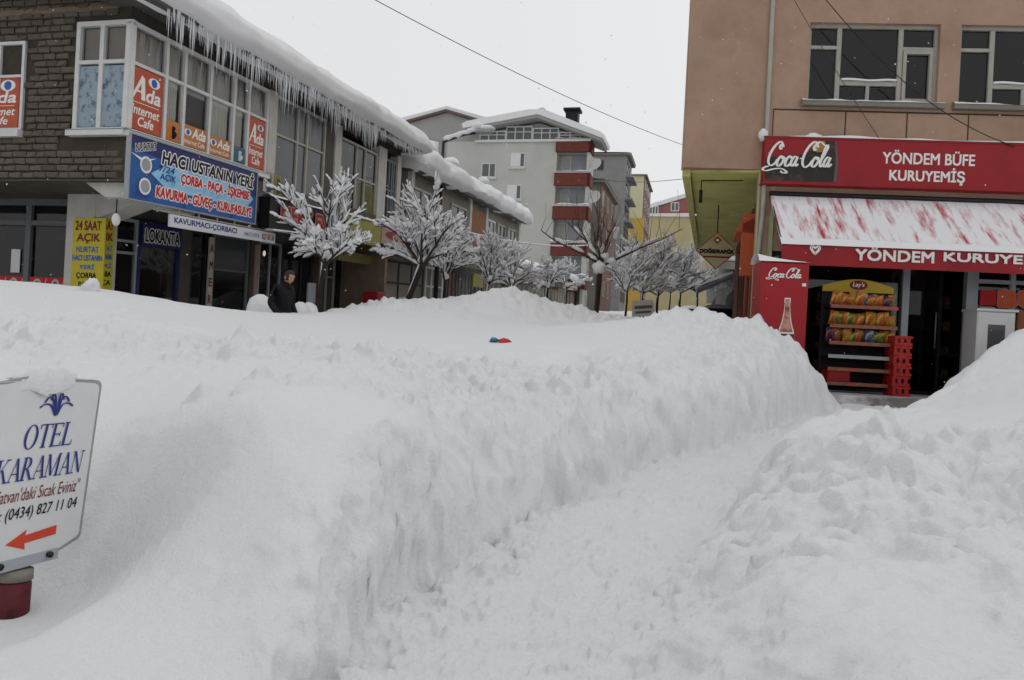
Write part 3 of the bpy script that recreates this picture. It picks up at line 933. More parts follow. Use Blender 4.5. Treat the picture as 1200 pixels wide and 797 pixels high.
MB().box(FF, -1.1, -.05, -.15, -.14, 5.2, 5.83).build('blind', 'brown_blind', w2)
MB().box(FF, -1.1, -.05, -.36, -.34, 3.93, 5.1).build('screen', 'text_grey', w2)
w3 = window(h1, FF, -3.43, -2.33, 3.95, 5.56, -.0, cols=(.5,), rows=(.62,), gm='glass_clear', fw=.06, dep=.1, fm='white_frame')
MB().box(FF, -3.4, -2.36, -.15, -.14, 3.95, 5.5).build('blind', 'brown_blind', w3)
MB().box(FF, -3.5, -2.28, -.1, .09, 3.80, 3.93).build('sill', 'white_frame', w3)
# further bays
window(h1, LF, PR[1] + .06, PR[2] - .04, 3.5, 5.84, -.02, cols=(.42, .62,), rows=(.62,), gm='glass_grey', fm='old_frame', fw=.07)
w5 = window(h1, LF, PR[4] + .06, PR[5] - .06, 3.5, 5.6, -.02, cols=(.42, .66), rows=(.55,), gm='glass_dark', fm='old_frame', fw=.07)
MB().box(LF, PR[4] + .1, PR[5] - .1, -.5, -.48, 3.5, 5.6).build('blind', 'brown_blind', w5)
MB().box(LF, PR[5] - 1.2, PR[5] - .12, -.075, -.07, 3.55, 4.55).build('poster', 'yellow_green_sign', w5)
window(h1, LF, PR[6] + .06, LEN1 - .36, 3.5, 5.6, -.02, cols=(.35, .62, .8), rows=(.55,), gm='glass_opaque', fm='grey_frame', fw=.07)
# eave board, roof sheet and snow
rf = MB()
rf.extr(LF, [(.62, EAVE), (.62, EAVE + .08), (-5.5, EAVE + 1.7), (-5.5, EAVE + 1.5), (-.3, EAVE)], -.55, LEN1 + .35)
rfo = rf.build('roof', 'roof_sheet', h1)
snow_roof(LF, -.85, SNE, [(.30, EAVE - .02), (.66, EAVE + .02), (.84, EAVE + .16), (.88, EAVE + .38), (.74, EAVE + .60), (.40, EAVE + .78), (-.6, EAVE + 1.12), (-2.5, EAVE + 1.62), (-5.4, EAVE + 2.3)], 3.0, 'roof_snow', rfo, 150, .07, droop=.05)
icicles(LF, .2, 9.4, .58, EAVE - .05, 650, .85, 4, h1)
icicles(LF, 9.4, LEN1 + .3, .58, EAVE - .05, 150, .35, 8, h1)
# corner column and white beam under the overhang
cm = MB()
cm.box(LF, 1.27, 1.9, -REC - .55, -REC + .12, -.3, SOF)
colo = cm.build('column', 'dirty_white', h1)
bm_ = MB()
bm_.extr(LF, [(-.05, SOF - .004), (-REC + .1, SOF - .004), (-REC + .1, SOF - .55), (-REC + .2, SOF - .55)], 1.28, 1.9)
bm_.prism(FF, [(-.02, SOF - .004), (-1.0, SOF - .004), (-.5, SOF - .30), (-.02, SOF - .30)], -REC - .2, -.15)
bm_.build('beam', 'dirty_white', h1)
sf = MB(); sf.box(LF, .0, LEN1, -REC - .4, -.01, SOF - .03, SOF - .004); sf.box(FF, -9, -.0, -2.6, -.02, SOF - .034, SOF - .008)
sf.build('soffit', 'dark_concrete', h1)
# ground floor shop fronts, street side
G = -REC
gf = MB()
gf.box(LF, 1.9, LEN1, G - .25, G - .12, 2.62, SOF - .04)
for s in (4.05, 6.95, 10.4):
    gf.box(LF, s, s + .38, G - .3, G + .02, -.4, 2.62)
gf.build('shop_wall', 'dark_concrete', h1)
inn = MB()
inn.box(LF, 1.9, LEN1, G - 4.5, G - 4.4, -.3, SOF); inn.box(LF, 1.9, LEN1, G - 4.4, G - .3, -.35, -.3)
inn.box(FF, -9, -1.9, -7, -6.9, -.3, SOF); 
for s in (4.2, 7.1, 10.6, LEN1 - .05): inn.box(LF, s, s + .06, G - 4.4, G - .3, -.3, SOF - .05)
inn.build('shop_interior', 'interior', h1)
window(h1, LF, 1.95, 2.62, .05, 2.55, G, rows=(.72, .82), gm='glass_dark', fm='alu', fw=.07, name='door')
window(h1, LF, 2.72, 4.03, .25, 2.55, G, rows=(.8,), gm='glass_clear', fm='banner_navy', fw=.09, cells={(0, 1): 'banner_navy'}, name='shop_window')
window(h1, LF, 4.48, 5.05, .05, 2.55, G, rows=(.78,), gm='glass_dark', fm='dark_metal', fw=.08, name='door')
window(h1, LF, 5.35, 6.85, .25, 2.55, G, rows=(.62,), gm='glass_dark', fm='grey_frame', fw=.07, cells={(0, 1): 'glass_grey'}, name='shop_window')
window(h1, LF, 7.4, 8.5, .1, 2.55, G, cols=(.5,), gm='glass_dark', fm='alu', fw=.07, name='door')
window(h1, LF, 8.6, 10.3, .2, 2.55, G, cols=(.3, .65), gm='glass_opaque', fm='dark_metal', fw=.06, name='shop_window')
window(h1, LF, 10.85, 11.9, .2, 2.5, G, cols=(.5,), rows=(.68,), gm='glass_grey', fm='old_frame', fw=.07, name='shop_window')
window(h1, LF, 12.0, LEN1 - .1, .1, 2.5, G, cols=(.3, .6), rows=(.7,), gm='glass_opaque', fm='dark_metal', fw=.07, name='shop_window')
# ground floor facing us: grey framed shop windows
GS = FF.pix(31, 300, -REC)[0]
gw = window(h1, FF, -5.9, -1.93, 1.0, 2.93, -REC + .0, cols=((GS + 5.9) / 3.97,), rows=(.77,), gm='glass_dark', fm='grey_frame', fw=.13, dep=.12, name='shop_window')
for (a, b) in ((-5.8, GS - .08), (GS + .08, -2.0)):
    mb = MB(); mb.grid(lambda x, y: FF(a + (b - a) * x, -REC - .2 + .02 * math.sin(x * 60), 2.16 + .24 * y), 60, 1)
    mb.build('net_curtain', 'pale_curtain', gw)
    q = MB(); q.box(FF, a, b, -REC - .03, -REC - .024, 1.08, 1.34, 0)
    n = max(4, int((b - a) / .38))
    for k in range(n):
        c = a + (b - a) * (k + .45) / n
        q.prism(FF, [(c + .10 * math.cos(t * math.pi / 6), 1.21 + .10 * math.sin(t * math.pi / 6)) for t in range(12)], -REC - .024, -REC - .019, 1)
        q.prism(FF, [(c + .05 * math.cos(t * math.pi / 4), 1.21 + .05 * math.sin(t * math.pi / 4)) for t in range(8)], -REC - .019, -REC - .016, 2)
        q.prism(FF, [(c + .15, 1.11), (c + .17, 1.11), (c + .25, 1.31), (c + .23, 1.31)], -REC - .024, -REC - .019, 1)
    q.build('window_strip', ['text_red', 'dirty_white', 'text_grey'], gw)
q = MB(); q.prism(FF, [(GS - .45, 1.42), (GS - .22, 1.42), (GS - .22, 1.92), (GS - .45, 1.92)], -REC - .06, -REC - .05)
q.build('notice', 'board_white', gw)
hb = MB(); hb.box(FF, -9, -1.93, -REC - .15, -REC + .02, 2.95, 3.0); hb.box(FF, -9, -5.96, -REC - .15, -REC, -.3, 2.94); hb.box(FF, -5.96, -1.93, -REC - .15, -REC + .01, -.3, .97)
hb.build('shop_lintel', 'grey_frame', h1)

# ---- signs on the corner house
def poster(fr, s0, s1, d, h0, h1_, m, label, style='big'):
    t = thing('window_poster', fr((s0 + s1) / 2, d, h0), label, 'poster', 'internet cafe posters in the windows')
    w, hh = s1 - s0, h1_ - h0
    MB().box(fr, s0, s1, d - .004, d, h0, h1_).build('sheet', m, t)
    def eye(cx, cy, r):
        e = MB()
        P = [(cx + r * math.cos(k * math.pi / 8), cy + r * .62 * math.sin(k * math.pi / 8)) for k in range(16)]
        e.prism(fr, P, d, d + .002, 0)
        e.prism(fr, [(cx + r * .5 * math.cos(k * math.pi / 6), cy + r * .5 * math.sin(k * math.pi / 6)) for k in range(12)], d + .002, d + .004, 1)
        e.build('eye_emblem', ['text_white', 'text_blue'], t)
    if style == 'big':
        mb = MB()
        ax, ay = s0 + w * .05, h0 + hh * .50
        mb.prism(fr, [(ax, ay), (ax + w * .07, ay), (ax + w * .36, ay + hh * .36), (ax + w * .30, ay + hh * .40)], d, d + .003)
        mb.prism(fr, [(ax + w * .27, ay + hh * .38), (ax + w * .38, ay + hh * .36), (ax + w * .42, ay), (ax + w * .30, ay)], d, d + .0035)
        mb.prism(fr, [(ax + w * .12, ay + hh * .11), (ax + w * .33, ay + hh * .11), (ax + w * .33, ay + hh * .14), (ax + w * .14, ay + hh * .14)], d, d + .0038)
        mb.build('lettering', 'text_white', t)
        MB().prism(fr, [(s0 + w * .08, h0 + hh * .435), (s1 - w * .1, h0 + hh * .435), (s1 - w * .1, h0 + hh * .445), (s0 + w * .08, h0 + hh * .445)], d, d + .003).build('rule', 'text_white', t)
        lettering('da', fr, s0 + w * .50, s0 + w * .93, d + .003, h0 + hh * .50, h0 + hh * .72, 'text_white', t, .03, .15)
        lettering('Internet', fr, s0 + w * .08, s0 + w * .92, d + .003, h0 + hh * .25, h0 + hh * .40, 'text_white', t, .02, .2)
        lettering('Cafe', fr, s0 + w * .28, s0 + w * .75, d + .003, h0 + hh * .07, h0 + hh * .22, 'text_white', t, .02, .2)
        eye(s0 + w * .72, h0 + hh * .84, w * .18)
    elif style == 'small':
        eye(s0 + w * .2, h0 + hh * .66, w * .15)
        lettering('Ada', fr, s0 + w * .38, s0 + w * .96, d + .003, h0 + hh * .45, h0 + hh * .92, 'text_white', t, .03, .25)
        lettering('Internet Cafe', fr, s0 + w * .06, s0 + w * .94, d + .003, h0 + hh * .12, h0 + hh * .34, 'text_white', t, .01, .15)
    elif style == 'figure':
        mb = MB()
        mb.blob(fr(s0 + w * .5, d, h0 + hh * .3), w * .22, .004, hh * .22, 1, .1)
        mb.blob(fr(s0 + w * .5, d, h0 + hh * .62), w * .15, .004, hh * .14, 2, .1)
        mb.build('figure', 'text_white' if m == 'poster_teal' else 'text_black', t)
    return t
poster(FF, -3.36, -2.41, -.03, 3.99, 4.93, 'poster_red', 'large red internet cafe poster in the stone wall window at the far left')
poster(LF, band[0] + .06, band[1] - .05, -.03, 3.98, 5.10, 'poster_red', 'red internet cafe poster in the corner window above the blue restaurant sign')
poster(LF, band[5] + .05, band[6] - .05, -.03, 3.98, 5.10, 'poster_red', 'tall orange red internet cafe poster at the right end of the window band')
poster(LF, band[2] + .05, band[3] - .05, -.03, 3.98, 4.40, 'poster_orange', 'small orange internet cafe poster under the grey screened pane', 'small')
poster(LF, band[3] + .05, band[4] - .05, -.03, 3.98, 4.36, 'poster_orange', 'small orange internet cafe poster under the pale curtained pane', 'small')
poster(LF, band[1] + .05, band[2] - .05, -.03, 3.98, 4.36, 'poster_orange', 'narrow orange poster with a dark figure in the second pane', 'figure')
poster(LF, band[4] + .05, band[5] - .05, -.03, 3.98, 4.32, 'poster_teal', 'narrow teal poster with a white figure in the fifth pane', 'figure')
poster(FF, -1.08, -.66, -.03, 3.98, 5.08, 'poster_pale_blue', 'pale grey blue printed poster in the left half of the corner window', 'none')
poster(FF, -.58, -.08, -.03, 3.98, 5.08, 'poster_pale_blue', 'blue patterned poster in the right half of the corner window', 'none')

# blue restaurant banner
s0, hA = LF.pix(149, 193, .12); s1, hB = LF.pix(300, 231, .12)
hT = LF.pix(150, 155, .12)[1]; hBt = LF.pix(148, 232, .12)[1]
t = thing('restaurant_sign', LF(s0, .1, hBt), 'large blue restaurant banner hung under the internet cafe windows', 'sign')
s0, s1 = .0 - .03, s1
MB().box(LF, s0, s1, .06, .12, hBt, hT).build('board', 'banner_blue', t)
w, hh = s1 - s0, hT - hBt
mb = MB()
mb.prism(LF, [(s0 + .01, hT - .01), (s1 - .01, hT - .01), (s1 - .01, hT - hh * .48), (s0 + w * .3, hT - hh * .30), (s0 + .01, hT - hh * .2)], .121, .123, 0)
mb.prism(LF, [(s0 + w * .14, hBt + hh * .47), (s0 + w * .25, hBt + hh * .68), (s0 + w * .9, hBt + hh * .66), (s0 + w * .97, hBt + hh * .46), (s0 + w * .9, hBt + hh * .24), (s0 + w * .25, hBt + hh * .27)], .1235, .125, 1)
mb.prism(LF, [(s0 + .02, hBt + hh * .72), (s0 + w * .09, hBt + hh * .66), (s0 + w * .17, hBt + hh * .72), (s0 + w * .09, hBt + hh * .60)], .1255, .127, 2)
mb.build('print', ['banner_navy', 'banner_sky', 'text_white'], t)
fm_ = MB()
for (a, b, c, e) in ((s0 - .02, s0 + .01, hBt - .02, hT + .02), (s1 - .01, s1 + .02, hBt - .02, hT + .02)):
    fm_.box(LF, a, b, .05, .14, c, e)
fm_.box(LF, s0 + .01, s1 - .01, .05, .14, hBt - .02, hBt + .008); fm_.box(LF, s0 + .01, s1 - .01, .05, .14, hT - .008, hT + .02)
fm_.build('frame', 'alu', t)
fx = lambda a: s0 + w * a
fy = lambda b: hBt + hh * b
lettering('HACI USTANIN YERİ', LF, fx(.21), fx(.965), .13, fy(.67), fy(.94), 'text_black', t, .03, .12, outline='text_white')
lettering('NURTAT', LF, fx(.03), fx(.17), .13, fy(.80), fy(.92), 'text_black', t, .02, .1, rot=.25, outline='text_white')
lettering('7/24', LF, fx(.19), fx(.30), .13, fy(.54), fy(.64), 'text_navy', t, .02, .15)
lettering('AÇIK', LF, fx(.20), fx(.31), .13, fy(.39), fy(.51), 'text_navy', t, .02, .1)
lettering('ÇORBA - PAÇA - İŞKEMBE', LF, fx(.35), fx(.93), .13, fy(.39), fy(.64), 'text_red', t, .03, .08, outline='text_white')
lettering('KAVURMA - GÜVEÇ - KURUFASULYE', LF, fx(.18), fx(.96), .13, fy(.08), fy(.32), 'text_red', t, .03, .08, outline='text_white')
for (cx, cy) in ((.105, .58), (.105, .24)):
    mb = MB()
    for (r, z, mi) in ((.155, .126, 0), (.115, .130, 1)):
        mb.prism(LF, [(fx(cx) + r * math.cos(k * math.pi / 10), fy(cy) + r * math.sin(k * math.pi / 10)) for k in range(20)], z - .003, z, mi)
    mb.build('dish_picture', ['text_white', 'tarp_grey'], t)
# narrow white hanging sign below it, with its bracket rods
a0, b0 = LF.pix(199, 260, .1); a1, b1 = LF.pix(322, 280, .1)
hb0 = LF.pix(240, 272.2, .1)[1]; ht0 = LF.pix(240, 258.3, .1)[1]
t = thing('hanging_sign', LF(a0, .1, hb0), 'long narrow white hanging sign with blue letters below the blue banner', 'sign')
MB().box(LF, a0, a1, .06, .11, hb0, ht0).build('board', 'board_white', t)
w, hh = a1 - a0, ht0 - hb0
lettering('KAVURMACI-ÇORBACI', LF, a0 + w * .03, a0 + w * .58, .114, hb0 + hh * .25, hb0 + hh * .80, 'text_navy', t, .03)
lettering('HACI USTA', LF, a0 + w * .66, a0 + w * .82, .114, hb0 + hh * .30, hb0 + hh * .66, 'text_blue', t, .01)
lettering('827 63 36', LF, a0 + w * .85, a0 + w * .985, .114, hb0 + hh * .25, hb0 + hh * .75, 'text_dark_red', t, .02)
mb = MB()
for k in range(7):
    s = a0 - .35 + k * (a1 - a0 + .3) / 6.6
    mb.tube([LF(s, .09, hBt + .02), LF(s, .09, ht0 - .005)], .018, 6)
mb.tube([LF(a0 - .45, .085, ht0 + .03), LF(a1 - .1, .085, ht0 + .03)], .018, 6)
mb.build('hanger', 'old_frame', t)
# bulb
t = thing('hanging_lamp', LF.pix and LF(.32, -.4, 2.2), 'white round lamp hanging beside the blue banner over the door', 'lamp')
mb = MB(); mb.tube([LF(.32, -.4, SOF - .03), LF(.32, -.4, 2.45)], .012, 5); mb.build('cord', 'black', t)
mb = MB(); mb.blob(LF(.32, -.4, 2.34), .075, .075, .12, 0, 0, 10, 8); mb.build('globe', 'text_white', t)
# yellow corner sign on the column, two faces
ys0, ys1 = 1.22, 1.95
t = thing('column_sign', LF(1.3, -REC, .3), 'yellow list sign wrapped round the white corner column', 'sign')
cs = -1.93
h_t = FF.pix(105, 256, -1.28)[1]
a_, b_ = FF.pix(85, 300, -1.26)[0], FF.pix(122.5, 300, -1.26)[0]
MB().box(FF, a_, b_, -1.27, -1.24, .2, h_t).build('board', 'yellow_sign', t)
YE = LF.pix(133, 300, -REC + .13)[0]
MB().box(LF, 1.245, YE, -REC + .10, -REC + .13, .2, h_t).build('board', 'yellow_sign', t)
w = b_ - a_
def line(txt, b0, b1, m, x0=.08, x1=.92, o=None):
    lettering(txt, FF, a_ + w * x0, a_ + w * x1, -1.235, h_t - b1, h_t - b0, m, t, .03, outline=o)
    lettering(txt, LF, 1.29, YE - .05, -REC + .135, h_t - b1, h_t - b0, m, t, .03)
line('24 SAAT', .06, .24, 'text_dark_red', .08, .88)
line('AÇIK', .31, .50, 'text_dark_red', .14, .86)
line('NURTAT', .57, .68, 'text_blue', .14, .84)
line('HACI USTANIN', .74, .85, 'text_blue', .03, .95)
line('YERİ', .91, 1.02, 'text_blue', .26, .72)
line('ÇORBA', 1.09, 1.22, 'text_black', .18, .8)
line('PAÇA', 1.27, 1.39, 'text_black', .26, .74)
line('İŞKEMBE', 1.45, 1.57, 'text_black', .1, .9)
line('KAVURMA', 1.63, 1.75, 'text_black', .08, .92)
# lokanta lettering board
t = thing('lokanta_sign', LF(2.75, G + .03, 2.0), 'dark blue board reading LOKANTA over the restaurant window', 'sign')
MB().box(LF, 2.72, 4.03, G + .02, G + .05, 2.05, 2.5).build('board', 'banner_navy', t)
lettering('LOKANTA', LF, 2.82, 3.95, G + .055, 2.14, 2.42, 'text_black', t, .03, 0, outline='text_white')
# vertical strip signs beside doors
for (s, txt, m, mt_, lab) in ((5.16, 'AMERT', 'dirty_white', 'text_dark_red', 'narrow upright white strip sign with red letters right of the LOKANTA window'),
                              (7.18, '', 'pink_sign', 'text_dark_red', 'narrow upright pinkish strip sign below the black MERT sign')):
    t = thing('strip_sign', LF(s, G, .3), lab, 'sign')
    MB().box(LF, s - .09, s + .09, G + .03, G + .07, .3, 2.45).build('board', m, t)
    for k, ch in enumerate(txt):
        hq = 2.2 - k * .42
        lettering(ch, LF, s - .06, s + .06, G + .074, hq - .12, hq + .08, mt_, t, .04)
# black sign with raised red letters
a0, _ = LF.pix(316, 250, .3); a1, _ = LF.pix(392, 262, .3)
ht0 = LF.pix(316, 230, .3)[1]; hb0 = LF.pix(316, 267, .3)[1]
t = thing('black_shop_sign', LF(a0, .2, hb0), 'black box sign with raised red block letters behind the first tree', 'sign')
MB().box(LF, a0, a1, .02, .30, hb0, ht0).build('board', 'black', t)
w, hh = a1 - a0, ht0 - hb0
lettering('MERT EV', LF, a0 + w * .14, a0 + w * .86, .34, hb0 + hh * .30, hb0 + hh * .78, 'text_dark_red', t, .05, outline='letter_edge')
mb = MB()
mb.grid(lambda a, b: LF(a0 - .03 + (w + .06) * a, .0 + .34 * b, ht0 + .012 + .07 * math.sin(math.pi * b) ** .5 * (1 + .5 * mnoise.noise(Vector((a * 12, b, 4))))), 40, 6)
mb.build('snow_cap', 'roof_snow', t)
mb = MB(); mb.blob(LF(a0 + w * .5, .34, hb0 + hh * .85), .14, .07, .09, 3); mb.grid(lambda a, b: LF(a0 + .1 + w * .8 * a, .1 + .3 * b, hb0 - .05 + .05 * math.sin(math.pi * b) + .04 * math.sin(a * 3)), 30, 4)
mb.build('snow_clump', 'roof_snow', t)
# two portrait posters above the black sign
for k in range(2):
    sq = a0 + .12 + k * .42
    q = thing('portrait_poster', LF(sq, .02, ht0 + .14), ('left' if k == 0 else 'right') + ' one of two small portrait posters above the black sign', 'poster', 'portrait posters above the black sign')
    MB().box(LF, sq, sq + .36, .01, .02, ht0 + .14, ht0 + .62).build('sheet', 'dirty_white' if k == 0 else 'olive_sign', q)
    mb = MB(); mb.blob(LF(sq + .18, .022, ht0 + .42), .08, .006, .11, k, .1); mb.blob(LF(sq + .18, .022, ht0 + .24), .13, .006, .09, k + 3, .1); mb.build('print', 'text_grey', q)
def shop_sign(fr, uv0, uv1, d, m, label, txt=None, tm='text_black', cap=True, hgt=None, dep=.08):
    s0, hm0 = fr.pix(uv0[0], uv0[1], d); s1, _ = fr.pix(uv1[0], uv1[1], d)
    hb_ = hm0 - hgt
    t = thing('shop_sign', fr(s0, d, hb_), label, 'sign', 'shop signs along the left row')
    MB().box(fr, s0, s1, d - dep, d, hb_, hm0).build('board', m, t)
    if txt: lettering(txt, fr, s0 + (s1 - s0) * .08, s0 + (s1 - s0) * .92, d + .004, hb_ + hgt * .25, hb_ + hgt * .75, tm, t, .03)
    if cap:
        mb = MB()
        mb.grid(lambda a, b: fr(s0 - .03 + (s1 - s0 + .06) * a, d - dep - .06 + (dep + .1) * b, hm0 + .006 + .08 * math.sin(math.pi * b) ** .6 * (1 + .6 * mnoise.noise(Vector((a * 9, b, s0))))), 30, 6)
        mb.build('snow_cap', 'roof_snow', t)
    return t
shop_sign(LF, (350, 279), (408, 290), -.6, 'olive_sign', 'olive green shop sign below the black sign', 'SEFA-CUM', hgt=.36, cap=False)
shop_sign(LF, (408, 252), (447, 262), .1, 'yellow_green_sign', 'yellow green shop sign between the first two trees', hgt=.72)
shop_sign(LF, (448, 262), (492, 274), .1, 'pink_sign', 'pale pinkish shop sign behind the second tree', '0', 'text_dark_red', hgt=.62)
shop_sign(LF, (396, 293), (436, 299), -.8, 'olive_sign', 'dull olive strip sign under the yellow green sign', hgt=.3, cap=False)
# three lit lamps in the olive fronted shop
for k in range(3):
    p = LF(7.75 + k * .42, G - .6, 2.30)
    t = thing('shop_lamp', p, ('left', 'middle', 'right')[k] + ' of three small lit lamps inside the shop behind the first tree', 'lamp', 'lit lamps in the shop')
    mb = MB(); mb.tube([p + Vector((0, 0, .5)), p + Vector((0, 0, .1))], .008, 5); mb.build('cord', 'black', t)
    mb = MB(); mb.blob(p, .045, .045, .085, 0, 0, 8, 6); mb.build('bulb', 'lamp_lit', t)
# red cabinet and covered heap on the footway
c = LF(11.9, -.4, .02)
t = thing('red_cabinet', c, 'red vending cabinet standing between the second and third trees', 'cabinet')
cf = Frame(c, STREET, .044)
MB().bbox(cf, -.32, .32, -.25, .25, .05, 1.32, .03).build('body', 'sign_red', t)
MB().box(cf, -.26, .14, .251, .262, .25, 1.05).build('panel', 'text_dark_red', t)
MB().box(cf, .18, .28, .251, .262, .2, 1.2).build('strip', 'text_white', t)
c = LF(10.9, 1.1, .0)
t = thing('covered_heap', c, 'rounded grey covered heap beside the red cabinet', 'heap')
mb = MB(); mb.blob(c + Vector((0, 0, .55)), .62, .5, .62, 4, .12, 16, 10); mb.build('cover', 'tarp_grey', t)
mb = MB(); mb.blob(c + Vector((.62, .1, .45)), .35, .4, .52, 6, .12, 14, 9); mb.build('side_cover', 'tarp_grey', t)
# pale leaning boards in front of the shops
c = LF(9.15, -1.2, 0)
t = thing('leaning_board', c, 'pale bluish notice board standing before the dark shop window', 'board')
MB().box(Frame(c, STREET, .044), -.2, .25, -.02, .03, 0, 1.5).build('panel', 'cloth_grey', t)

# ------------------------------------------------------------------ right house with the snack shop
h2 = thing('shop_building', RF(0, 0, 0), 'tan rendered house with a red snack shop front and green soffit', 'building')
OV = 1.45                      # the upper floor stands out over the side street
SO2 = 4.05                     # its underside
WT = 9.0
RW = 9.5
wx0, wxh0 = RF.pix(946, 118)
wins = [(RF.pix(945, 118)[0], RF.pix(1098, 122)[0]), (RF.pix(1122, 125)[0], RF.pix(1122, 125)[0] + 2.45)]
WH0, WH1 = RF.pix(1010, 121)[1], RF.pix(1010, 27)[1]
wl2 = MB()
wl2.box(RF, -OV, wins[0][0], -.3, 0, SO2, WT)
wl2.box(RF, wins[0][0], RW, -.3, 0, WH1, WT)
wl2.box(RF, wins[0][0], RW, -.3, 0, 3.2, WH0)
wl2.box(RF, wins[0][1], wins[1][0], -.3, 0, WH0, WH1)
wl2.box(RF, wins[1][1], RW, -.3, 0, WH0, WH1)
wl2.box(RF, -.02, wins[0][0], -.3, 0, 3.2, SO2)
wl2o = wl2.build('wall', 'stucco', h2)
sw = MB()
sw.box(SF, .05, 17, OV - .2, OV - .02, SO2, WT); sw.box(SF, 16.9, 17, 0, OV - .2, SO2, WT)
sw.build('side_wall', 'stucco', h2)
# joints between rendered panels below the windows
jn = MB()
pj = [RF.pix(u, 150)[0] for u in (990, 1062, 1134)]
ph1 = WH0 - .16
h_sign_t = RF.pix(1045, 168, .2)[1]
edges = [RF.pix(905, 150)[0]] + pj + [pj[-1] + 1.12, pj[-1] + 2.24]
for a, b in zip(edges[:-1], edges[1:]):
    mb = MB(); mb.bbox(RF, a + .012, b - .012, 0, .022, h_sign_t - .5, ph1 - .012, .008)
    mb.build('panel', 'stucco', wl2o)
MB().box(RF, edges[0], edges[-1], 0, .006, h_sign_t - .5, ph1 + .02).build('panel_joint', 'joint', wl2o)
# windows
def shop_upper(a, b):
    mb = MB()
    m1, m2 = a + (b - a) * .245, a + (b - a) * .72
    w = window(h2, RF, a + .02, b - .02, WH0 + .02, WH1 - .02, -.10, gm=None, fm='old_frame', fw=.075, dep=.09)
    fr_ = MB()
    for x in (m1, m2): fr_.box(RF, x - .04, x + .04, -.19, -.103, WH0 + .06, WH1 - .06)
    tz = WH1 - .42
    lz = WH0 + .40
    fr_.box(RF, a + .06, m1 - .042, -.19, -.105, tz - .03, tz + .03)
    fr_.box(RF, m2 + .042, b - .06, -.19, -.105, tz - .03, tz + .03)
    fr_.box(RF, m1 + .042, m2 - .042, -.19, -.105, lz - .04, lz + .04)
    c = (m1 + m2) / 2
    fr_.box(RF, c - .03, c + .03, -.19, -.107, WH0 + .06, lz - .042)
    # casement with its own sash
    for (x0, x1, y0, y1) in ((m2 + .05, b - .07, WH0 + .07, tz - .04),):
        fr_.box(RF, x0, x0 + .06, -.17, -.08, y0, y1); fr_.box(RF, x1 - .06, x1, -.17, -.08, y0, y1)
        fr_.box(RF, x0 + .06, x1 - .06, -.17, -.08, y0, y0 + .06); fr_.box(RF, x0 + .06, x1 - .06, -.17, -.08, y1 - .06, y1)
    fr_.build('glazing_bar', 'old_frame', w)
    for (x0, x1, y0, y1) in ((a + .06, m1 - .04, tz, WH1 - .06), (a + .06, m1 - .04, WH0 + .06, tz), (m1 + .04, m2 - .04, lz, WH1 - .06),
                             (m1 + .04, c, WH0 + .06, lz), (c, m2 - .04, WH0 + .06, lz), (m2 + .04, b - .06, tz, WH1 - .06), (m2 + .06, b - .08, WH0 + .08, tz)):
        B(RF, x0, x1, -.16, -.155, y0, y1, 'pane', 'glass_dark', w)
    MB().box(RF, m1, m2, -.45, -.43, WH1 - .55, WH1 - .05).build('blind', 'brown_blind', w)
    sl = MB(); sl.box(RF, a - .1, b + .1, -.02, .13, WH0 - .09, WH0 - .01); sl.build('sill', 'concrete', w)
    sn = MB()
    sn.grid(lambda p, q: RF(a - .1 + (b - a + .2) * p, -.1 + .24 * q, WH0 - .008 + .07 * math.sin(math.pi * min(1, q * .9 + .08)) * (.8 + .5 * mnoise.noise(Vector((p * 8, q, a))))), 40, 6)
    sn.grid(lambda p, q: RF(m1 + .05 + (m2 - m1 - .1) * p, -.12 + .05 * q, lz + .045 + .04 * math.sin(math.pi * q) + .01 * math.sin(p * 9)), 20, 4)
    sn.build('sill_snow', 'roof_snow', w)
for a, b in wins: shop_upper(a, b)
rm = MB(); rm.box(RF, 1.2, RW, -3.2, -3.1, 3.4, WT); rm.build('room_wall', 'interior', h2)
# downpipe at the corner of the ground floor
pp = MB()
ps = RF.pix(906, 0)[0]; ps2 = RF.pix(897, 160, .05)[0]; ps3 = RF.pix(886, 355, .05)[0]
pp.tube([RF(ps - .02, .06, WT), RF(ps2 + .02, .06, 3.2), RF(ps2 - .02, .06, 2.4), RF(ps2 - .02, .06, -.2)], .04, 8)
pp.build('downpipe', 'old_frame', h2)
# green soffit boards over the side street and green side wall
for k in range(8):
    a = .02 + k * 2.12
    mb = MB(); mb.box(SF, a, a + 2.09, -.34, OV - .16, SO2 - .05, SO2 - .004)
    mb.build('soffit_board', 'green_paint', h2)
MB().box(SF, .0, 17, OV - .15, OV - .0, SO2 - .13, SO2 + .0).build('soffit_edge', 'green_paint', h2)
gw_ = MB()
gw_.box(SF, .03, .55, -.25, .05, -.3, SO2 - .06)
gw_.build('side_pier', 'pale_green', h2)
MB().box(SF, .55, 17, -.3, -.12, -.3, SO2 - .06).build('side_base', 'rust_door', h2)
# orange brown side door leaf, with slatted shutters beside it
od = MB(); od.box(SF, .57, .95, -.1, .28, 2.1, 3.3); od.extr(SF, [(-.1, 3.3), (.38, 3.05), (.38, 2.95), (-.1, 2.9)], .57, 2.8)
od.build('door_hood', 'orange_brown', h2)
for k in range(26):
    a = .62 + k * .38
    MB().box(SF, a, a + .31, -.11, -.04 + .05 * (k % 3 == 1), -.2, 2.9 - .35 * (k % 4 == 2)).build('shutter_slat', ('rust_door', 'dark_metal', 'rust_door', 'orange_brown', 'wood_brown', 'rust_door', 'dark_metal')[k % 7], h2)
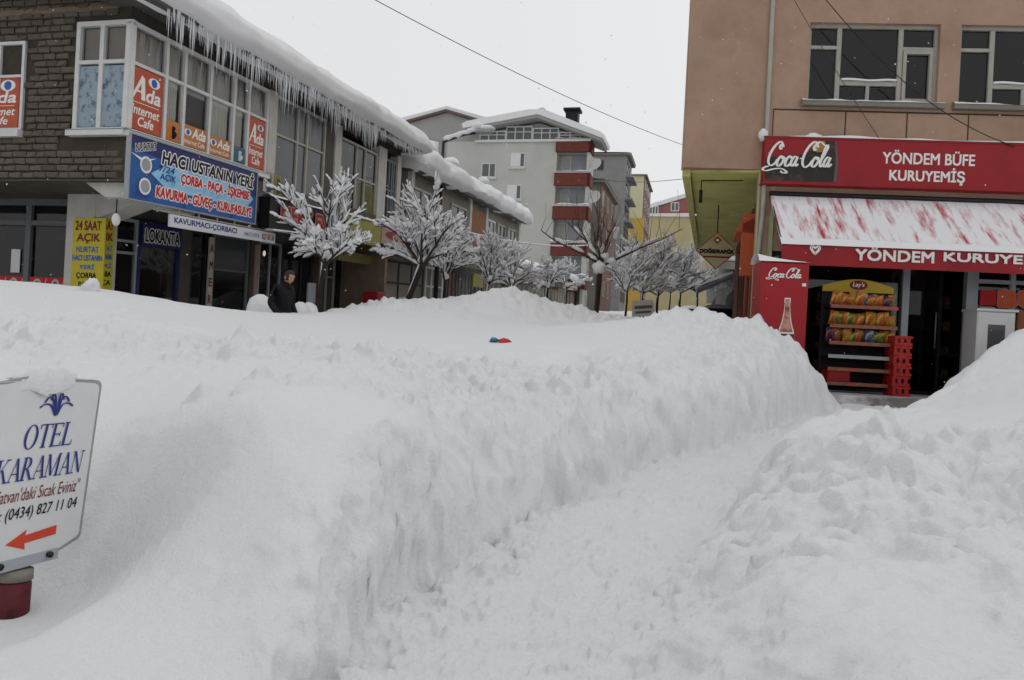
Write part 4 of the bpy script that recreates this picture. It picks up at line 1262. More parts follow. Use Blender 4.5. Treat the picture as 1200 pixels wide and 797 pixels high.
# electric bits on the soffit
eb = MB(); eb.tube([SF(.9, 1.1, SO2 - .06), SF(.9, 1.1, SO2 - .5)], .012, 5); eb.tube([SF(.9, 1.1, SO2 - .25), SF(.9, 1.1, SO2 - .5)], .035, 8)
eb.tube([SF(.9, 1.1, SO2 - .06), SF(.9, .3, SO2 - .06)], .01, 4); eb.build('cable_drop', 'dark_metal', h2)
# ground floor front: lintel, posts, shop interior
lt = MB(); lt.box(RF, .0, RW, -.25, -.02, 2.55, 3.2); lt.box(RF, -.02, .14, -.3, .04, -.3, 3.2); lt.build('shop_lintel', 'stucco', h2)
P_ = lambda u, v=380, d=0.0: RF.pix(u, v, d)[0]
sx = [P_(952), P_(1056), P_(1064), P_(1131), P_(1141), P_(1190), P_(1199)]
it = MB()
it.box(RF, 1.5, RW, -4.6, -4.5, -.3, 3.2); it.extr(RF, [(-.12, -.3), (-.12, 3.2), (-.16, 3.2), (-.16, -.3)], .16, .24); it.box(RF, 4.9, 5.0, -4.5, -.1, -.3, 3.2)
it.box(RF, 1.5, RW, -4.5, -.0, 2.75, 2.85); it.box(RF, .3, 1.5, -1.2, -.03, 2.75, 2.85)
it.add([SF(.1, -.32, -.3), SF(4.6, -.32, -.3), SF(4.6, -.32, 3.0), SF(.1, -.32, 3.2)], [(0, 1, 2, 3)])
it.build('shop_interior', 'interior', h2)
MB().box(RF, 1.5, RW, -4.5, -.01, -.2, -.01).build('shop_floor', 'dark_concrete', h2)
window(h2, RF, .22, sx[1], .05, 2.5, -.06, cols=(.16,), gm='glass_clear', fm='dark_metal', fw=.06, name='shop_window')
MB().box(RF, sx[1], sx[2], -.14, .0, -.05, 2.55).build('door_post', 'alu', h2)
MB().box(RF, sx[3], sx[4], -.14, .0, -.05, 2.55).build('door_post', 'alu', h2)
dl_ = window(h2, RF, sx[4] + .03, sx[5] + .35, .05, 2.5, -.05, cols=(.62,), rows=(.6, .86), gm='glass_clear', fm='alu', fw=.09, name='shop_window')
dd = window(h2, RF, sx[2] + .05, sx[3] - .05, .03, 2.5, -.9, rows=(), gm='glass_dark', fm='dark_metal', fw=.06, name='door')
MB().tube([RF(sx[2] + .85, -.84, .9), RF(sx[2] + .85, -.84, 1.6)], .015, 6).build('handle', 'alu', dd)
lettering('BÜFE', RF, sx[4] + .44, sx[4] + 1.8, -.035, 1.72, 2.05, 'text_orange', dl_, .04, outline='letter_edge')
MB().box(RF, sx[4] + .10, sx[4] + .38, -.04, -.03, 1.72, 2.0).build('sticker', 'text_red', dl_)
MB().box(RF, sx[4] + .10, sx[4] + .38, -.04, -.03, 1.52, 1.69).build('sticker', 'dirty_white', dl_)
# shelves with goods inside, in the dark
rdx = random.Random(11)
for k in range(4):
    t = thing('shop_shelf', RF(3.9, -2.6, .3 + .5 * k), ('lowest', 'second lowest', 'second highest', 'highest')[k] + ' stocked shelf in the dark behind the shop door', 'shelf', 'shelves inside the shop')
    MB().box(RF, 1.9, 4.8, -3.0, -2.6, .3 + .5 * k, .33 + .5 * k).build('board', 'wood_brown', t)
    mb = MB()
    for q in range(14):
        a = 1.95 + q * .2
        mb.bbox(RF, a, a + .1 + .06 * rdx.random(), -2.9, -2.65, .332 + .5 * k, .45 + .5 * k + .2 * rdx.random(), .02, rdx.randrange(4))
    tag(mb.build('goods', ['snack_gold', 'snack_green', 'snack_blue', 'snack_orange'], t), kind='stuff')

# ---- big red fascia sign
a0, hT = RF.pix(897, 161.5, .25); a1 = 7.4
hB = RF.pix(897, 213, .25)[1]
t = thing('fascia_sign', RF(a0, .2, hB), 'long red shop sign with a bottle picture and script logo at its left', 'sign')
MB().box(RF, a0, a1, .03, .25, hB, hT).build('board', 'sign_red', t)
mb = MB(); mb.box(RF, a0 - .02, a1, .02, .262, hT, hT + .03); mb.box(RF, a0 - .02, a1, .02, .262, hB - .03, hB); mb.build('frame', 'sign_red', t)
pb = P_(979, 190, .25)
w, hh = pb - a0, hT - hB
mb = MB()
mb.prism(RF, [(a0 + .02, hB + .03), (pb - .02, hB + .03), (pb + .0, hB + hh * .5), (pb - .03, hT - .02), (a0 + w * .8, hT - .02), (a0 + w * .62, hB + hh * .70), (a0 + w * .5, hB + hh * .62), (a0 + w * .3, hB + hh * .62), (a0 + .02, hB + hh * .55)], .251, .254, 0)
mb.prism(RF, [(a0 + w * .66, hB + hh * .78), (a0 + w * .74, hB + hh * .70), (a0 + w * .86, hB + hh * .74), (a0 + w * .84, hT - .03), (a0 + w * .68, hT - .03)], .255, .257, 1)
mb.prism(RF, [(pb - .02, hB + .03), (pb + .03, hB + .04), (pb + .045, hB + hh * .5), (pb + .0, hT - .04), (pb - .03, hT - .04), (pb + .0, hB + hh * .5)], .2575, .259, 2)
mb.build('picture', ['cola_dark', 'snack_gold', 'text_grey'], t)
script_logo(RF, a0 + .0, hB + hh * .20, w * 1.0, hh * .74, .262, 'text_white', t)
def tline(txt, u0, u1, v0, v1, d, m, tt, bold=.018):
    x0, x1 = P_(u0, v0, d), P_(u1, v0, d)
    um = (u0 + u1) / 2
    lettering(txt, RF, x0, x1, d, RF.pix(um, v1, d)[1], RF.pix(um, v0, d)[1], m, tt, bold)
tline('YÖNDEM BÜFE', 1035, 1143, 177, 193, .255, 'text_white', t)
tline('KURUYEMİŞ', 1043, 1131, 196.5, 216, .255, 'text_white', t)
mb = MB()
mb.grid(lambda p, q: RF(a0 - .03 + (a1 - a0 + .03) * p, .02 + .26 * q, hT + .032 + .06 * max(0, math.sin(math.pi * min(1, q + .04))) * max(.1, .6 + 1.3 * mnoise.noise(Vector((p * 9, q * .5, 2.2))))), 90, 6)
mb.blob(RF(P_(955, 160, .2), .14, hT + .06), .16, .1, .08, 2, .2); mb.blob(RF(a0 - .02, .14, hT + .08), .09, .1, .12, 5, .2)
mb.build('snow_cap', 'roof_snow', t)

# ---- awning with snow
m = mat('awning_cloth', rgb(170, 22, 34, 1.2), 0.7, 0.08, 3)
nt = m.node_tree
bs = nt.nodes['Principled BSDF']
sn_tc = nt.nodes.new('ShaderNodeTexCoord')
sn_mp = nt.nodes.new('ShaderNodeMapping'); sn_mp.inputs['Scale'].default_value = (4.6, 1.0, .55); sn_mp.inputs['Rotation'].default_value = (0, math.radians(9), 0)
sn_n = nt.nodes.new('ShaderNodeTexNoise'); sn_n.inputs['Scale'].default_value = 1.5; sn_n.inputs['Detail'].default_value = 9; sn_n.inputs['Roughness'].default_value = .62
sn_r = nt.nodes.new('ShaderNodeMapRange'); sn_r.inputs[1].default_value = .67; sn_r.inputs[2].default_value = .50
sn_x = nt.nodes.new('ShaderNodeMixRGB'); sn_x.inputs['Color2'].default_value = (.82, .83, .85, 1)
old = bs.inputs['Base Color'].links[0].from_socket
nt.links.new(sn_tc.outputs['Object'], sn_mp.inputs['Vector']); nt.links.new(sn_mp.outputs[0], sn_n.inputs['Vector'])
nt.links.new(sn_n.outputs['Fac'], sn_r.inputs[0]); nt.links.new(sn_r.outputs[0], sn_x.inputs['Fac'])
nt.links.new(old, sn_x.inputs['Color1']); nt.links.new(sn_x.outputs[0], bs.inputs['Base Color'])
AD = 1.15
at0, ah1 = RF.pix(902, 228, .05)
af0, ah0 = RF.pix(903.5, 287, AD)
t = thing('awning', RF(at0, AD, ah0), 'red shop awning mostly covered by a crust of wind blown snow', 'awning')
aR = 7.4
mb = MB()
mb.grid(lambda p, q: RF(at0 + (aR - at0) * p, .04 + (AD - .04) * q, ah1 + (ah0 - ah1) * q + .02 * mnoise.noise(Vector((p * 10, q * 2, 1))) - .05 * math.sin(math.pi * q) * (.5 + .5 * math.sin(p * 22) ** 2)), 120, 16)
mb.build('cloth', 'awning_cloth', t)
mb = MB(); mb.tube([RF(at0, .04, ah1 + .02), RF(aR, .04, ah1 + .02)], .05, 8); mb.build('roller', 'dark_metal', t)
mb = MB(); mb.tube([RF(at0 + .02, .05, ah1 - .05), RF(at0 + .02, AD - .02, ah0 - .02)], .02, 6); mb.build('arm', 'dark_metal', t)
vh = RF.pix(1000, 313, AD)[1]
vt = RF.pix(1000, 289, AD)[1]
mb = MB(); mb.grid(lambda p, q: RF(at0 + (aR - at0) * p, AD + .012 * math.sin(p * 60) * q, vt + (vh - vt) * q), 120, 4); mb.build('valance', 'sign_red', t)
mb = MB()
mb.grid(lambda p, q: RF(at0 - .02 + (aR - at0) * p, AD - .14 + .18 * q, ah0 + (ah1 - ah0) * max(0, .125 * (1 - q * 1.1)) + .016 + .055 * math.sin(math.pi * min(1, q * .96 + .02)) ** .7 * (.85 + .5 * mnoise.noise(Vector((p * 16, q, 7))))), 140, 8)
mb.build('snow_lip', 'roof_snow', t)
tline('YÖNDEM', 1003, 1095, 291, 306.5, AD + .02, 'text_white', t, .03)
x0 = P_(1106, 296, AD)
lettering('KURUYEMİŞ', RF, x0, x0 + (P_(1200, 300, AD) - x0) * 1.46, AD + .02, RF.pix(1150, 310.5, AD)[1], RF.pix(1150, 294.5, AD)[1], 'text_white', t, .03)
hx, hy = RF.pix(955, 293, AD)
mb = MB()
for r in (.085, .055):
    for sg in (-1, 1):
        ribbon(mb, RF, [(hx, hy - r), (hx + sg * r * .9, hy + .01), (hx + sg * r * .8, hy + r * .75), (hx + sg * r * .25, hy + r * .7), (hx, hy + r * .25)], (.011, .009, 0), AD + .018 + (.0004 if r < .06 else 0) + (.001 if sg > 0 else 0))
mb.build('heart_emblem', 'text_white', t)

# ---- drinks fridge
fY = 1.95
fx0, fh1 = RF.pix(893, 306, fY); fx1 = P_(949, 306, fY)
t = thing('drinks_fridge', RF(fx0, fY - .5, 0), 'tall red drinks fridge with script logo and bottle print beside the bank', 'fridge')
mb = MB(); mb.bbox(RF, fx0, fx1, fY - .62, fY, -.02, fh1, .02); mb.build('body', 'fridge_red', t)
w = fx1 - fx0
script_logo(RF, fx0 + w * .12, fh1 - .30, w * .76, .21, fY + .004, 'text_white', t)
bx = fx0 + w * .58
bt = RF.pix(920, 349, fY)[1]
def bottle_pts(k):
    prof = [(.045, 0), (.05, -.05), (.042, -.09), (.05, -.22), (.075, -.38), (.125, -.55), (.135, -.68), (.12, -.80), (.13, -1.05), (.12, -1.25)]
    return [(bx + r * k, bt + z) for r, z in prof] + [(bx - r * k, bt + z) for r, z in reversed(prof)]
mb = MB(); mb.prism(RF, bottle_pts(1.0), fY + .001, fY + .003, 0)
mb.prism(RF, [(bx + r, bt + z) for r, z in ((.035, -.02), (.04, -.22), (.06, -.38), (.105, -.55), (-.105, -.55), (-.06, -.38), (-.04, -.22), (-.035, -.02))], fY + .0035, fY + .005, 1)
mb.prism(RF, [(bx + .125, bt - .58), (bx + .132, bt - .68), (bx + .118, bt - .8), (bx - .118, bt - .8), (bx - .132, bt - .68), (bx - .125, bt - .58)], fY + .0055, fY + .007, 2)
mb.build('bottle_print', ['text_white', 'bottle_glass', 'cola_dark'], t)
script_logo(RF, bx - .12, bt - .76, .24, .15, fY + .008, 'text_white', t)
mb = MB(); mb.bbox(RF, fx1 - .10, fx1 - .04, fY, fY + .01, fh1 - .38, fh1 - .33, .003); mb.build('sticker', 'text_white', t)
mb = MB()
mb.grid(lambda p, q: RF(fx0 - .05 + (w + .06) * p, fY - .64 + .67 * q, fh1 + .004 + (.03 + .12 * (1 - p) ** 1.5) * math.sin(math.pi * min(1, max(0, q))) ** .5 * (1 - max(0, p - .9) * 8)), 20, 10)
mb.build('snow_cap', 'roof_snow', t)

# ---- snack rack
kY = .95
rx0, _ = RF.pix(970, 400, kY); rx1 = P_(1052, 400, kY)
rh1 = RF.pix(1010, 341, kY)[1]
t = thing('snack_rack', RF((rx0 + rx1) / 2, kY - .2, .03), 'black wire snack rack with a yellow arched header before the shop', 'rack')
mb = MB()
for x in (rx0, rx1):
    mb.box(RF, x - .02, x + .02, kY - .42, kY - .38, .03, rh1); mb.box(RF, x - .02, x + .02, kY - .42, kY - .02, .03, .08)
mb.box(RF, rx0, rx1, kY - .425, kY - .415, .1, rh1)
mb.build('frame', 'black', t)
w = rx1 - rx0
hd = MB()
hd.prism(RF, [(rx0 - .02, rh1)] + [(rx0 - .02 + (w + .04) * k / 12, rh1 + .10 + .13 * math.sin(math.pi * k / 12)) for k in range(13)] + [(rx1 + .02, rh1)], kY - .40, kY - .34)
hd.build('header', 'header_yellow', t)
cx, cy = (rx0 + rx1) / 2, rh1 + .125
mb = MB()
mb.prism(RF, [(cx + .155 * math.cos(k * math.pi / 8), cy + .085 * math.sin(k * math.pi / 8)) for k in range(16)], kY - .339, kY - .336)
mb.build('emblem', 'text_dark_red', t)
lettering("Lay's", RF, cx - .10, cx + .10, kY - .333, cy - .045, cy + .05, 'text_white', t, .02, .2)
sh = [RF.pix(1010, v, kY)[1] for v in (359, 382, 402, 418, 433, 450)]
for k, hz in enumerate(sh):
    so = MB(); so.box(RF, rx0 + .02, rx1 - .02, kY - .40, kY, hz - .02, hz); s_o = so.build('shelf', 'black', t)
    MB().box(RF, rx0 + .02, rx1 - .02, kY, kY + .012, hz - .045, hz + .015).build('price_strip', ('price_strip', 'price_strip', 'price_strip', 'cloth_grey', 'price_strip', 'price_strip')[k], s_o)
# bags of snacks: pillow shaped, one shape shared
def bag_mesh(nm, m):
    mb = MB()
    def side(sg):
        return lambda p, q: Vector(((p - .5) * .17 * (1 - .12 * math.sin(math.pi * q)), sg * .035 * math.sin(math.pi * p) ** .6 * math.sin(math.pi * q) ** .6, q * .22))
    mb.grid(side(1), 5, 6); mb.grid(side(-1), 5, 6)
    me = bpy.data.meshes.new(nm); me.from_pydata(mb.v, [], mb.f); me.materials.append(MATS[m]); me.update()
    return me
bags = [bag_mesh('snack_bag', m) for m in ('snack_gold', 'snack_orange', 'snack_green', 'snack_purple', 'snack_blue')]
BN = ('golden', 'orange', 'green', 'purple', 'blue')
rdx = random.Random(21)
rowname = ('top', 'second', 'third')
for r in range(3):
    for k in range(12):
        i = rdx.choice((0, 1, 1, 2, 3, 4) if r != 1 else (1, 1, 1, 2, 0))
        o = bpy.data.objects.new('snack_bag', bags[i])
        COL.objects.link(o)
        o.location = RF(rx0 + .10 + k * (w - .2) / 11 + rdx.uniform(-.015, .015), kY - .10 - .1 * rdx.random(), sh[r] + .003)
        o.rotation_euler = (math.radians(rdx.uniform(4, 14)), rdx.uniform(-.2, .2), math.radians(-5) + rdx.uniform(-.5, .5))
        o.scale = (rdx.uniform(.85, 1.1), 1, rdx.uniform(.8, 1.2))
        ORD = ('leftmost', 'second', 'third', 'fourth', 'fifth', 'sixth', 'seventh', 'eighth', 'ninth', 'tenth', 'eleventh', 'last')
        kk_ = k
        last = k == 11
        nm_ = ('rightmost' if last else ORD[kk_] + ('' if kk_ == 0 else ' from left'))
        tag(o, BN[i] + ' snack bag, ' + nm_ + ' on the ' + rowname[r] + ' shelf of the snack rack', 'snack bag', 'snack bags on the rack')
bxm = MB(); bxm.bbox(RF, rx0 + .03, rx0 + .42, kY - .36, kY - .03, sh[5] + .004, sh[5] + .22, .02)
tag(bxm.build('carton', 'sign_red', origin=RF(rx0 + .2, kY - .2, sh[5])), 'small red carton on the lowest shelf of the snack rack', 'carton')

# ---- stack of red drinks crates
cY = 1.15
cx0, ch1 = RF.pix(1049, 393, cY); cx1 = P_(1070, 393, cY)
def crate_parts(h0, hh):
    body = MB()
    x0, x1, d0, d1 = cx0, cx1, cY - .42, cY
    n = 3
    body.box(RF, x0, x1, d0, d1, h0, h0 + .02)
    for (a, b) in ((h0 + .02, h0 + hh * .30), (h0 + hh * .74, h0 + hh - .004)):
        body.box(RF, x0, x1, d1 - .02, d1, a, b); body.box(RF, x0, x1, d0, d0 + .02, a, b)
        body.box(RF, x0, x0 + .02, d0 + .02, d1 - .02, a, b); body.box(RF, x1 - .02, x1, d0 + .02, d1 - .02, a, b)
    for q in range(n):
        u0 = x0 + (x1 - x0) * (q / n); u1 = x0 + (x1 - x0) * ((q + .55) / n)
        body.box(RF, u0, u1, d1 - .019, d1 - .002, h0 + hh * .30, h0 + hh * .74)
    for q in range(4):
        u0 = d0 + (d1 - d0) * q / 4
        body.box(RF, x0 + .001, x0 + .018, u0, u0 + .05, h0 + hh * .30, h0 + hh * .74)
    body.box(RF, x1 - .035, x1 - .02, d0 + .02, d1 - .03, h0 + .02, h0 + hh * .7)
    return body
NC = 6
chh = (ch1 - .03) / NC
for k in range(NC):
    nm = ('bottom', 'second from the bottom', 'third from the bottom', 'third from the top', 'second from the top', 'topmost')[k]
    rd_ = random.Random(k)
    mb = crate_parts(.032 + k * chh, chh - .004)
    jx = Vector((rd_.uniform(-.012, .012), rd_.uniform(-.01, .01), 0))
    mb.v = [tuple(Vector(p) + jx) for p in mb.v]
    tag(mb.build('drinks_crate', 'crate_red', origin=RF(cx0, cY - .2, .03 + k * chh)), 'red plastic drinks crate, ' + nm + ' in the stack by the shop door', 'crate', 'stacked red drinks crates')

# ---- white cabinet right of the door
wY = .75
wx0_, wh1 = RF.pix(1146, 364, wY); wx1_ = P_(1191, 364, wY)
t = thing('white_cabinet', RF(wx0_, wY - .3, .03), 'white cabinet with a small dark window right of the shop door', 'cabinet')
mb = MB(); mb.bbox(RF, wx0_, wx1_, wY - .5, wY, .03, wh1, .02); mb.box(RF, wx0_ - .03, wx1_ + .03, wY - .52, wY + .03, wh1, wh1 + .04); mb.build('body', 'board_white', t)
MB().box(RF, wx0_ + .18, wx1_ - .17, wY, wY + .01, .4, wh1 - .23).build('window', 'glass_grey', t)
t = thing('brown_box', RF(wx1_ + .3, wY - .3, .03), 'brown wooden stand at the right edge beside the white cabinet', 'stand')
mb = MB(); mb.bbox(RF, wx1_ + .06, wx1_ + .8, wY - .5, wY - .05, .03, wh1 + .05, .02); mb.build('body', 'wood_brown', t)
MB().box(RF, wx1_ + .10, wx1_ + .76, wY - .05, wY - .03, .1, .7).build('door', 'rust_door', t)

# ---- diamond shaped tile shop sign projecting over the side street
dY = 3.2
c = at(840, 294, 19.0)
t = thing('diamond_sign', c - Vector((0, 0, .45)), 'white diamond shaped shop sign with brown rim hung under the green soffit', 'sign')
DF = Frame(c, math.radians(97))
R_ = .50
def dia(r): return [(0, r * .92), (r, 0), (0, -r * .92), (-r, 0)]
mb = MB(); mb.prism(DF, dia(R_), -.05, .0); mb.build('rim', 'orange_brown', t)
mb = MB(); mb.prism(DF, dia(R_ - .035), .0, .006); mb.build('face', 'beige_wall', t)
mb = MB(); mb.prism(DF, [(-.33, -.13), (.33, -.13), (.30, -.17), (-.30, -.17)], .006, .009)
mb.prism(DF, [(x * .24, y * .24 + .26) for x, y in dia(.42)], .006, .009); mb.build('print', 'text_dark_red', t)
mb = MB(); mb.prism(DF, [(x * .12, y * .12 + .26) for x, y in dia(.42)], .0095, .012); mb.build('print_inner', 'text_white', t)
lettering('DOĞSERAMİK', DF, -.40, .40, .010, -.06, .06, 'text_black', t, .06)
MB().tube([c + Vector((.0, .03, .44)), c + Vector((.0, .03, 1.25))], .015, 5).build('hanger', 'dark_metal', t)
MB().tube([c + Vector((.48, .03, 0)), c + Vector((.9, .35, 0))], .015, 5).build('bracket', 'dark_metal', t)

# ------------------------------------------------------------------ second house of the left row
h3 = thing('low_building', LF(15, 0, 0), 'low two storey row house with a thick lumpy snow roof beyond the corner house', 'building')
B0, B1 = LEN1 + .9, LF.pix(618, 258, .4)[0]
mb = MB(); mb.box(LF, B0, B1, -7, -.1, 2.9, 5.6); mb.box(LF, B0, B1, -7, -.9, -.5, 2.9); mb.build('wall', 'concrete', h3)
for (a, b, fm_, gm_) in ((B0 + .4, B0 + 2.2, 'old_frame', 'glass_grey'), (18.2, 20.2, 'old_frame', 'glass_opaque'), (23.4, 24.8, 'white_frame', 'glass_grey'), (25.4, 26.8, 'old_frame', 'glass_opaque'), (27.4, 29.0, 'old_frame', 'glass_grey')):
    window(h3, LF, a, b, 3.5, 5.1, -.02, cols=(.5,), rows=(.65,), gm=gm_, fm=fm_, fw=.08)
MB().box(LF, 20.8, 22.9, -.1, .02, 3.1, 5.3).build('panel', 'wood_brown', h3)
for s in (B0, 20.45, 23.0, B1 - .3):
    MB().box(LF, s, s + .28, -.1, .05, 2.9, 5.6).build('pier', 'dirty_white', h3)
MB().box(LF, B0, B1, -.95, .35, 2.82, 2.98).build('ledge', 'dirty_white', h3)
snow_roof(LF, B0, B1, [(.05, 2.985), (.36, 2.99), (.40, 3.08), (.2, 3.16), (-.02, 3.18)], 8.0, 'ledge_snow', h3, 80, .03)
for k, (a, b, fm_, gm_) in enumerate(((B0 + .2, 17.6, 'dark_metal', 'glass_opaque'), (17.9, 19.9, 'white_frame', 'glass_grey'), (20.2, 21.8, 'plum_sign', 'glass_opaque'), (22.2, 23.8, 'grey_frame', 'glass_grey'), (24.2, 26.0, 'dark_metal', 'glass_opaque'), (26.4, 29.0, 'old_frame', 'glass_grey'))):
    window(h3, LF, a, b, .1, 2.5, -.86, cols=(.34, .67), rows=(.68,), gm=gm_, fm=fm_, fw=.09, name='shop_window')
rf = MB(); rf.extr(LF, [(.35, 5.6), (.35, 5.7), (-6, 7.4), (-6, 7.2), (-.1, 5.6)], B0 - .2, B1 + .2); r3 = rf.build('roof', 'roof_sheet', h3)
snow_roof(LF, B0 - .3, B1 + .4, [(.1, 5.62), (.42, 5.66), (.62, 5.85), (.62, 6.15), (.4, 6.42), (-.2, 6.62), (-2, 7.1), (-6, 8.1)], 21.0, 'roof_snow', r3, 110, .16)
mb = MB()
for (s, d, h, r) in ((B0 + .8, -.4, 6.75, .6), (B0 + 2.1, -.2, 6.7, .5), (19.2, -.6, 6.9, .4), (22.0, .1, 6.65, .25)):
    mb.blob(LF(s, d, h), r, r, r * .7, s, .35, 12, 8)
tag(mb.build('snow_lumps', 'roof_snow', r3), kind='stuff')
tg = shop_sign(LF, (492, 285), (520, 292), .3, 'dirty_white', 'dirty white blank shop sign behind the third tree', hgt=.5)
shop_sign(LF, (555, 320), (567, 322), .1, 'olive_sign', 'small olive hanging sign on the low row house', hgt=.6, cap=False)
t = thing('yellow_board', LF(20.6, -.5, 0), 'small yellow notice board standing by the low row house', 'board')
MB().box(LF, 20.3, 20.9, -.6, -.55, .35, 1.15).build('panel', 'yellow_sign', t)
MB().box(LF, 20.42, 20.78, -.549, -.545, .5, .9).build('print', 'text_black', t)
MB().tube([LF(20.6, -.58, -.3), LF(20.6, -.58, .36)], .03, 6).build('post', 'dark_metal', t)

# low shop row further up, under the tall flats
h4 = thing('shop_row', LF(30, 0, 0), 'low grey shop row at the foot of the tall flats', 'building')
mb = MB(); mb.box(LF, 30.2, 55, -6, -.8, -1, 3.4); mb.build('wall', 'concrete', h4)
for k in range(9):
    a = 30.6 + k * 2.65
    window(h4, LF, a, a + 2.2, .1, 2.5, -.78, cols=(.5,), gm=('glass_grey', 'cloth_grey', 'glass_opaque')[k % 3], fm=('old_frame', 'dark_metal', 'wood_brown')[k % 3], fw=.12, name='shop_window')
    MB().box(LF, a, a + 2.2, -.78, -.5, 2.6, 3.2).build('fascia', ('concrete', 'dark_concrete', 'pink_sign', 'dirty_white')[k % 4], h4)
snow_roof(LF, 30.1, 55.1, [(-.5, 3.42), (-.38, 3.5), (-.4, 3.75), (-.7, 3.95), (-6, 4.3)], 31.0, 'roof_snow', h4, 60, .1)

# ------------------------------------------------------------------ tall flats and the far houses
def corner_frames(u, Y, zb):
    p = at(u, 380, Y); p.z = zb
    return Frame(p, STREET + math.pi / 2), Frame(p, STREET)
FB, SB = corner_frames(681, 66, 3.2)
h5 = thing('apartment_block', FB(0, 0, 0), 'pale five storey apartment block with red balcony parapets and snowy roof', 'building')
X = lambda u, v=250: FB.pix(u, v)[0]
Hh = lambda u, v: FB.pix(u, v)[1]
xl, xb = X(520), X(649)
hE = Hh(640, 165)                     # floor of the glazed top storey
hR = Hh(627, 138)
D5 = SB.pix(692.5, 250)[0]           # depth of the block along the street
mb = MB()
mb.box(FB, xl, xb, -D5, 0, -3, hE)
mb.box(FB, xb, 0, -D5, -1.3, -3, hE)
wb = mb.build('wall', 'pale_wall', h5)
MB().box(SB, .0, 1.3, -.25, 0, -3, hE).build('side_wall', 'pale_wall', h5)
MB().box(SB, 1.3, D5 - .05, -.2, .004, -3, hE).build('side_wall', 'pale_wall', h5)
for k, (v0, v1) in enumerate(((164.5, 178.5), (203, 218), (242, 257.5), (285, 300), (324, 338))):
    a, b = Hh(664, v1), Hh(664, v0)
    pa = MB(); pa.box(FB, xb - .1, .12, -.18, .22, a, b); pa.box(SB, -.22, 1.6, -.1, .12, a, b)
    pp_ = pa.build('balcony_parapet', 'brick_red', h5)
    # courses of the parapet as proud strips
    MB().box(FB, xb - .14, .16, -.25, .28, b, b + .07).build('coping', 'white_frame', pp_)
    sn = MB(); sn.grid(lambda p, q: FB(xb - .16 + (.34 - xb) * p, -.27 + .58 * q, b + .075 + .22 * math.sin(math.pi * min(1, q * .94 + .03)) ** .6 * (.7 + .6 * mnoise.noise(Vector((p * 5, q, k))))), 24, 6)
    sn.build('snow_cap', 'roof_snow', pp_)
    MB().box(FB, xb, -.02, -1.3, -.19, a - .0, a + .12).build('balcony_floor', 'pale_wall', h5)
    if k < 4:
        w = window(h5, FB, xb + .3, xb + 1.0, a - 1.9, a - .15, -1.28, gm='glass_far', fm='white_frame', fw=.08)
        MB().box(FB, xb + 1.1, -.2, -1.2, -1.17, a - 1.9, a - .02).build('balcony_curtain', 'cloth_grey', h5)
# windows of the front
for (u, v, shut) in ((603.5, 188, 1), (570, 200, 0), (601, 225.5, 1), (567, 238, 0), (600, 262, 1), (598, 300, 0), (566, 278, 1)):
    a, b = X(u - 8), X(u + 8)
    h_ = Hh(u, v)
    w = window(h5, FB, a, b, h_ - .55, h_ + .62, .05, cols=(.55,), gm='glass_far', fm='white_frame', fw=.09, dep=.06)
    if shut:
        MB().box(FB, a, a + (b - a) * .72, .05, .09, h_ - .55, h_ + .62).build('shutter', 'white_shutter', w)
    MB().box(FB, a - .15, b + .15, .0, .22, h_ - .75, h_ - .63).build('sill', 'white_frame', w)
# glazed top storey under the gable
ridge = X(627)
eL, eR = X(543), X(702)
zL, zR = Hh(545, 153), Hh(700, 165)
def roof_h(x): return hR + (zL - hR) * (ridge - x) / (ridge - eL) if x < ridge else hR + (zR - hR) * (x - ridge) / (eR - ridge)
mb = MB(); mb.prism(FB, [(xl, hE), (0, hE), (0, roof_h(0) - .35), (ridge, hR - .4), (xl, roof_h(xl) - .35)], -D5, -.25); mb.build('top_storey', 'gable_wall', h5)
cols = [X(u) for u in (557, 588, 619, 650)] + [0]
for a, b in zip(cols[:-1], cols[1:]):
    top = max(hE + .7, min(roof_h(a), roof_h(b)) - .28)
    w = window(h5, FB, a + .05, b - .05, hE + .12, top, -.02, cols=(.34, .67), rows=(.6,), gm='glass_far', fm='white_frame', fw=.08, dep=.2)
MB().box(FB, X(553), .05, -.1, .25, hE - .12, hE + .06).build('string_course', 'white_frame', h5)
for (s, hq) in ((D5 * .55, 1.2), (D5 * .55, 4.1), (D5 * .55, 7.0), (D5 * .55, 9.9)):
    window(h5, SB, s, s + .9, hq, hq + 1.4, .06, cols=(.5,), gm='glass_far', fm='white_frame', fw=.09, dep=.05)
rf = MB()
rf.prism(FB, [(eL, zL - .25), (ridge, hR - .25), (eR, zR - .25), (eR, zR), (ridge, hR), (eL, zL)], -D5 - .8, .9)
r5 = rf.build('roof', 'gable_wall', h5)
sn = MB()
sn.prism(FB, [(eL - .1, zL - .05), (ridge, hR + .01), (eR + .15, zR - .05), (eR + .25, zR + .2), (eR - .1, zR + .5), (ridge + .5, hR + .42), (ridge - .8, hR + .42), (eL + .2, zL + .55), (eL - .25, zL + .3)], -D5 - .9, 1.05)
sn.build('roof_snow', 'roof_snow', r5)
cx = X(656)
ch = MB(); ch.box(FB, cx - .55, cx + .55, -4.2, -3.2, hR - 1.2, hR + 1.55); ch.box(FB, cx - .75, cx + .75, -4.4, -3.0, hR + 1.55, hR + 1.75)
ch.build('chimney', 'black', r5)
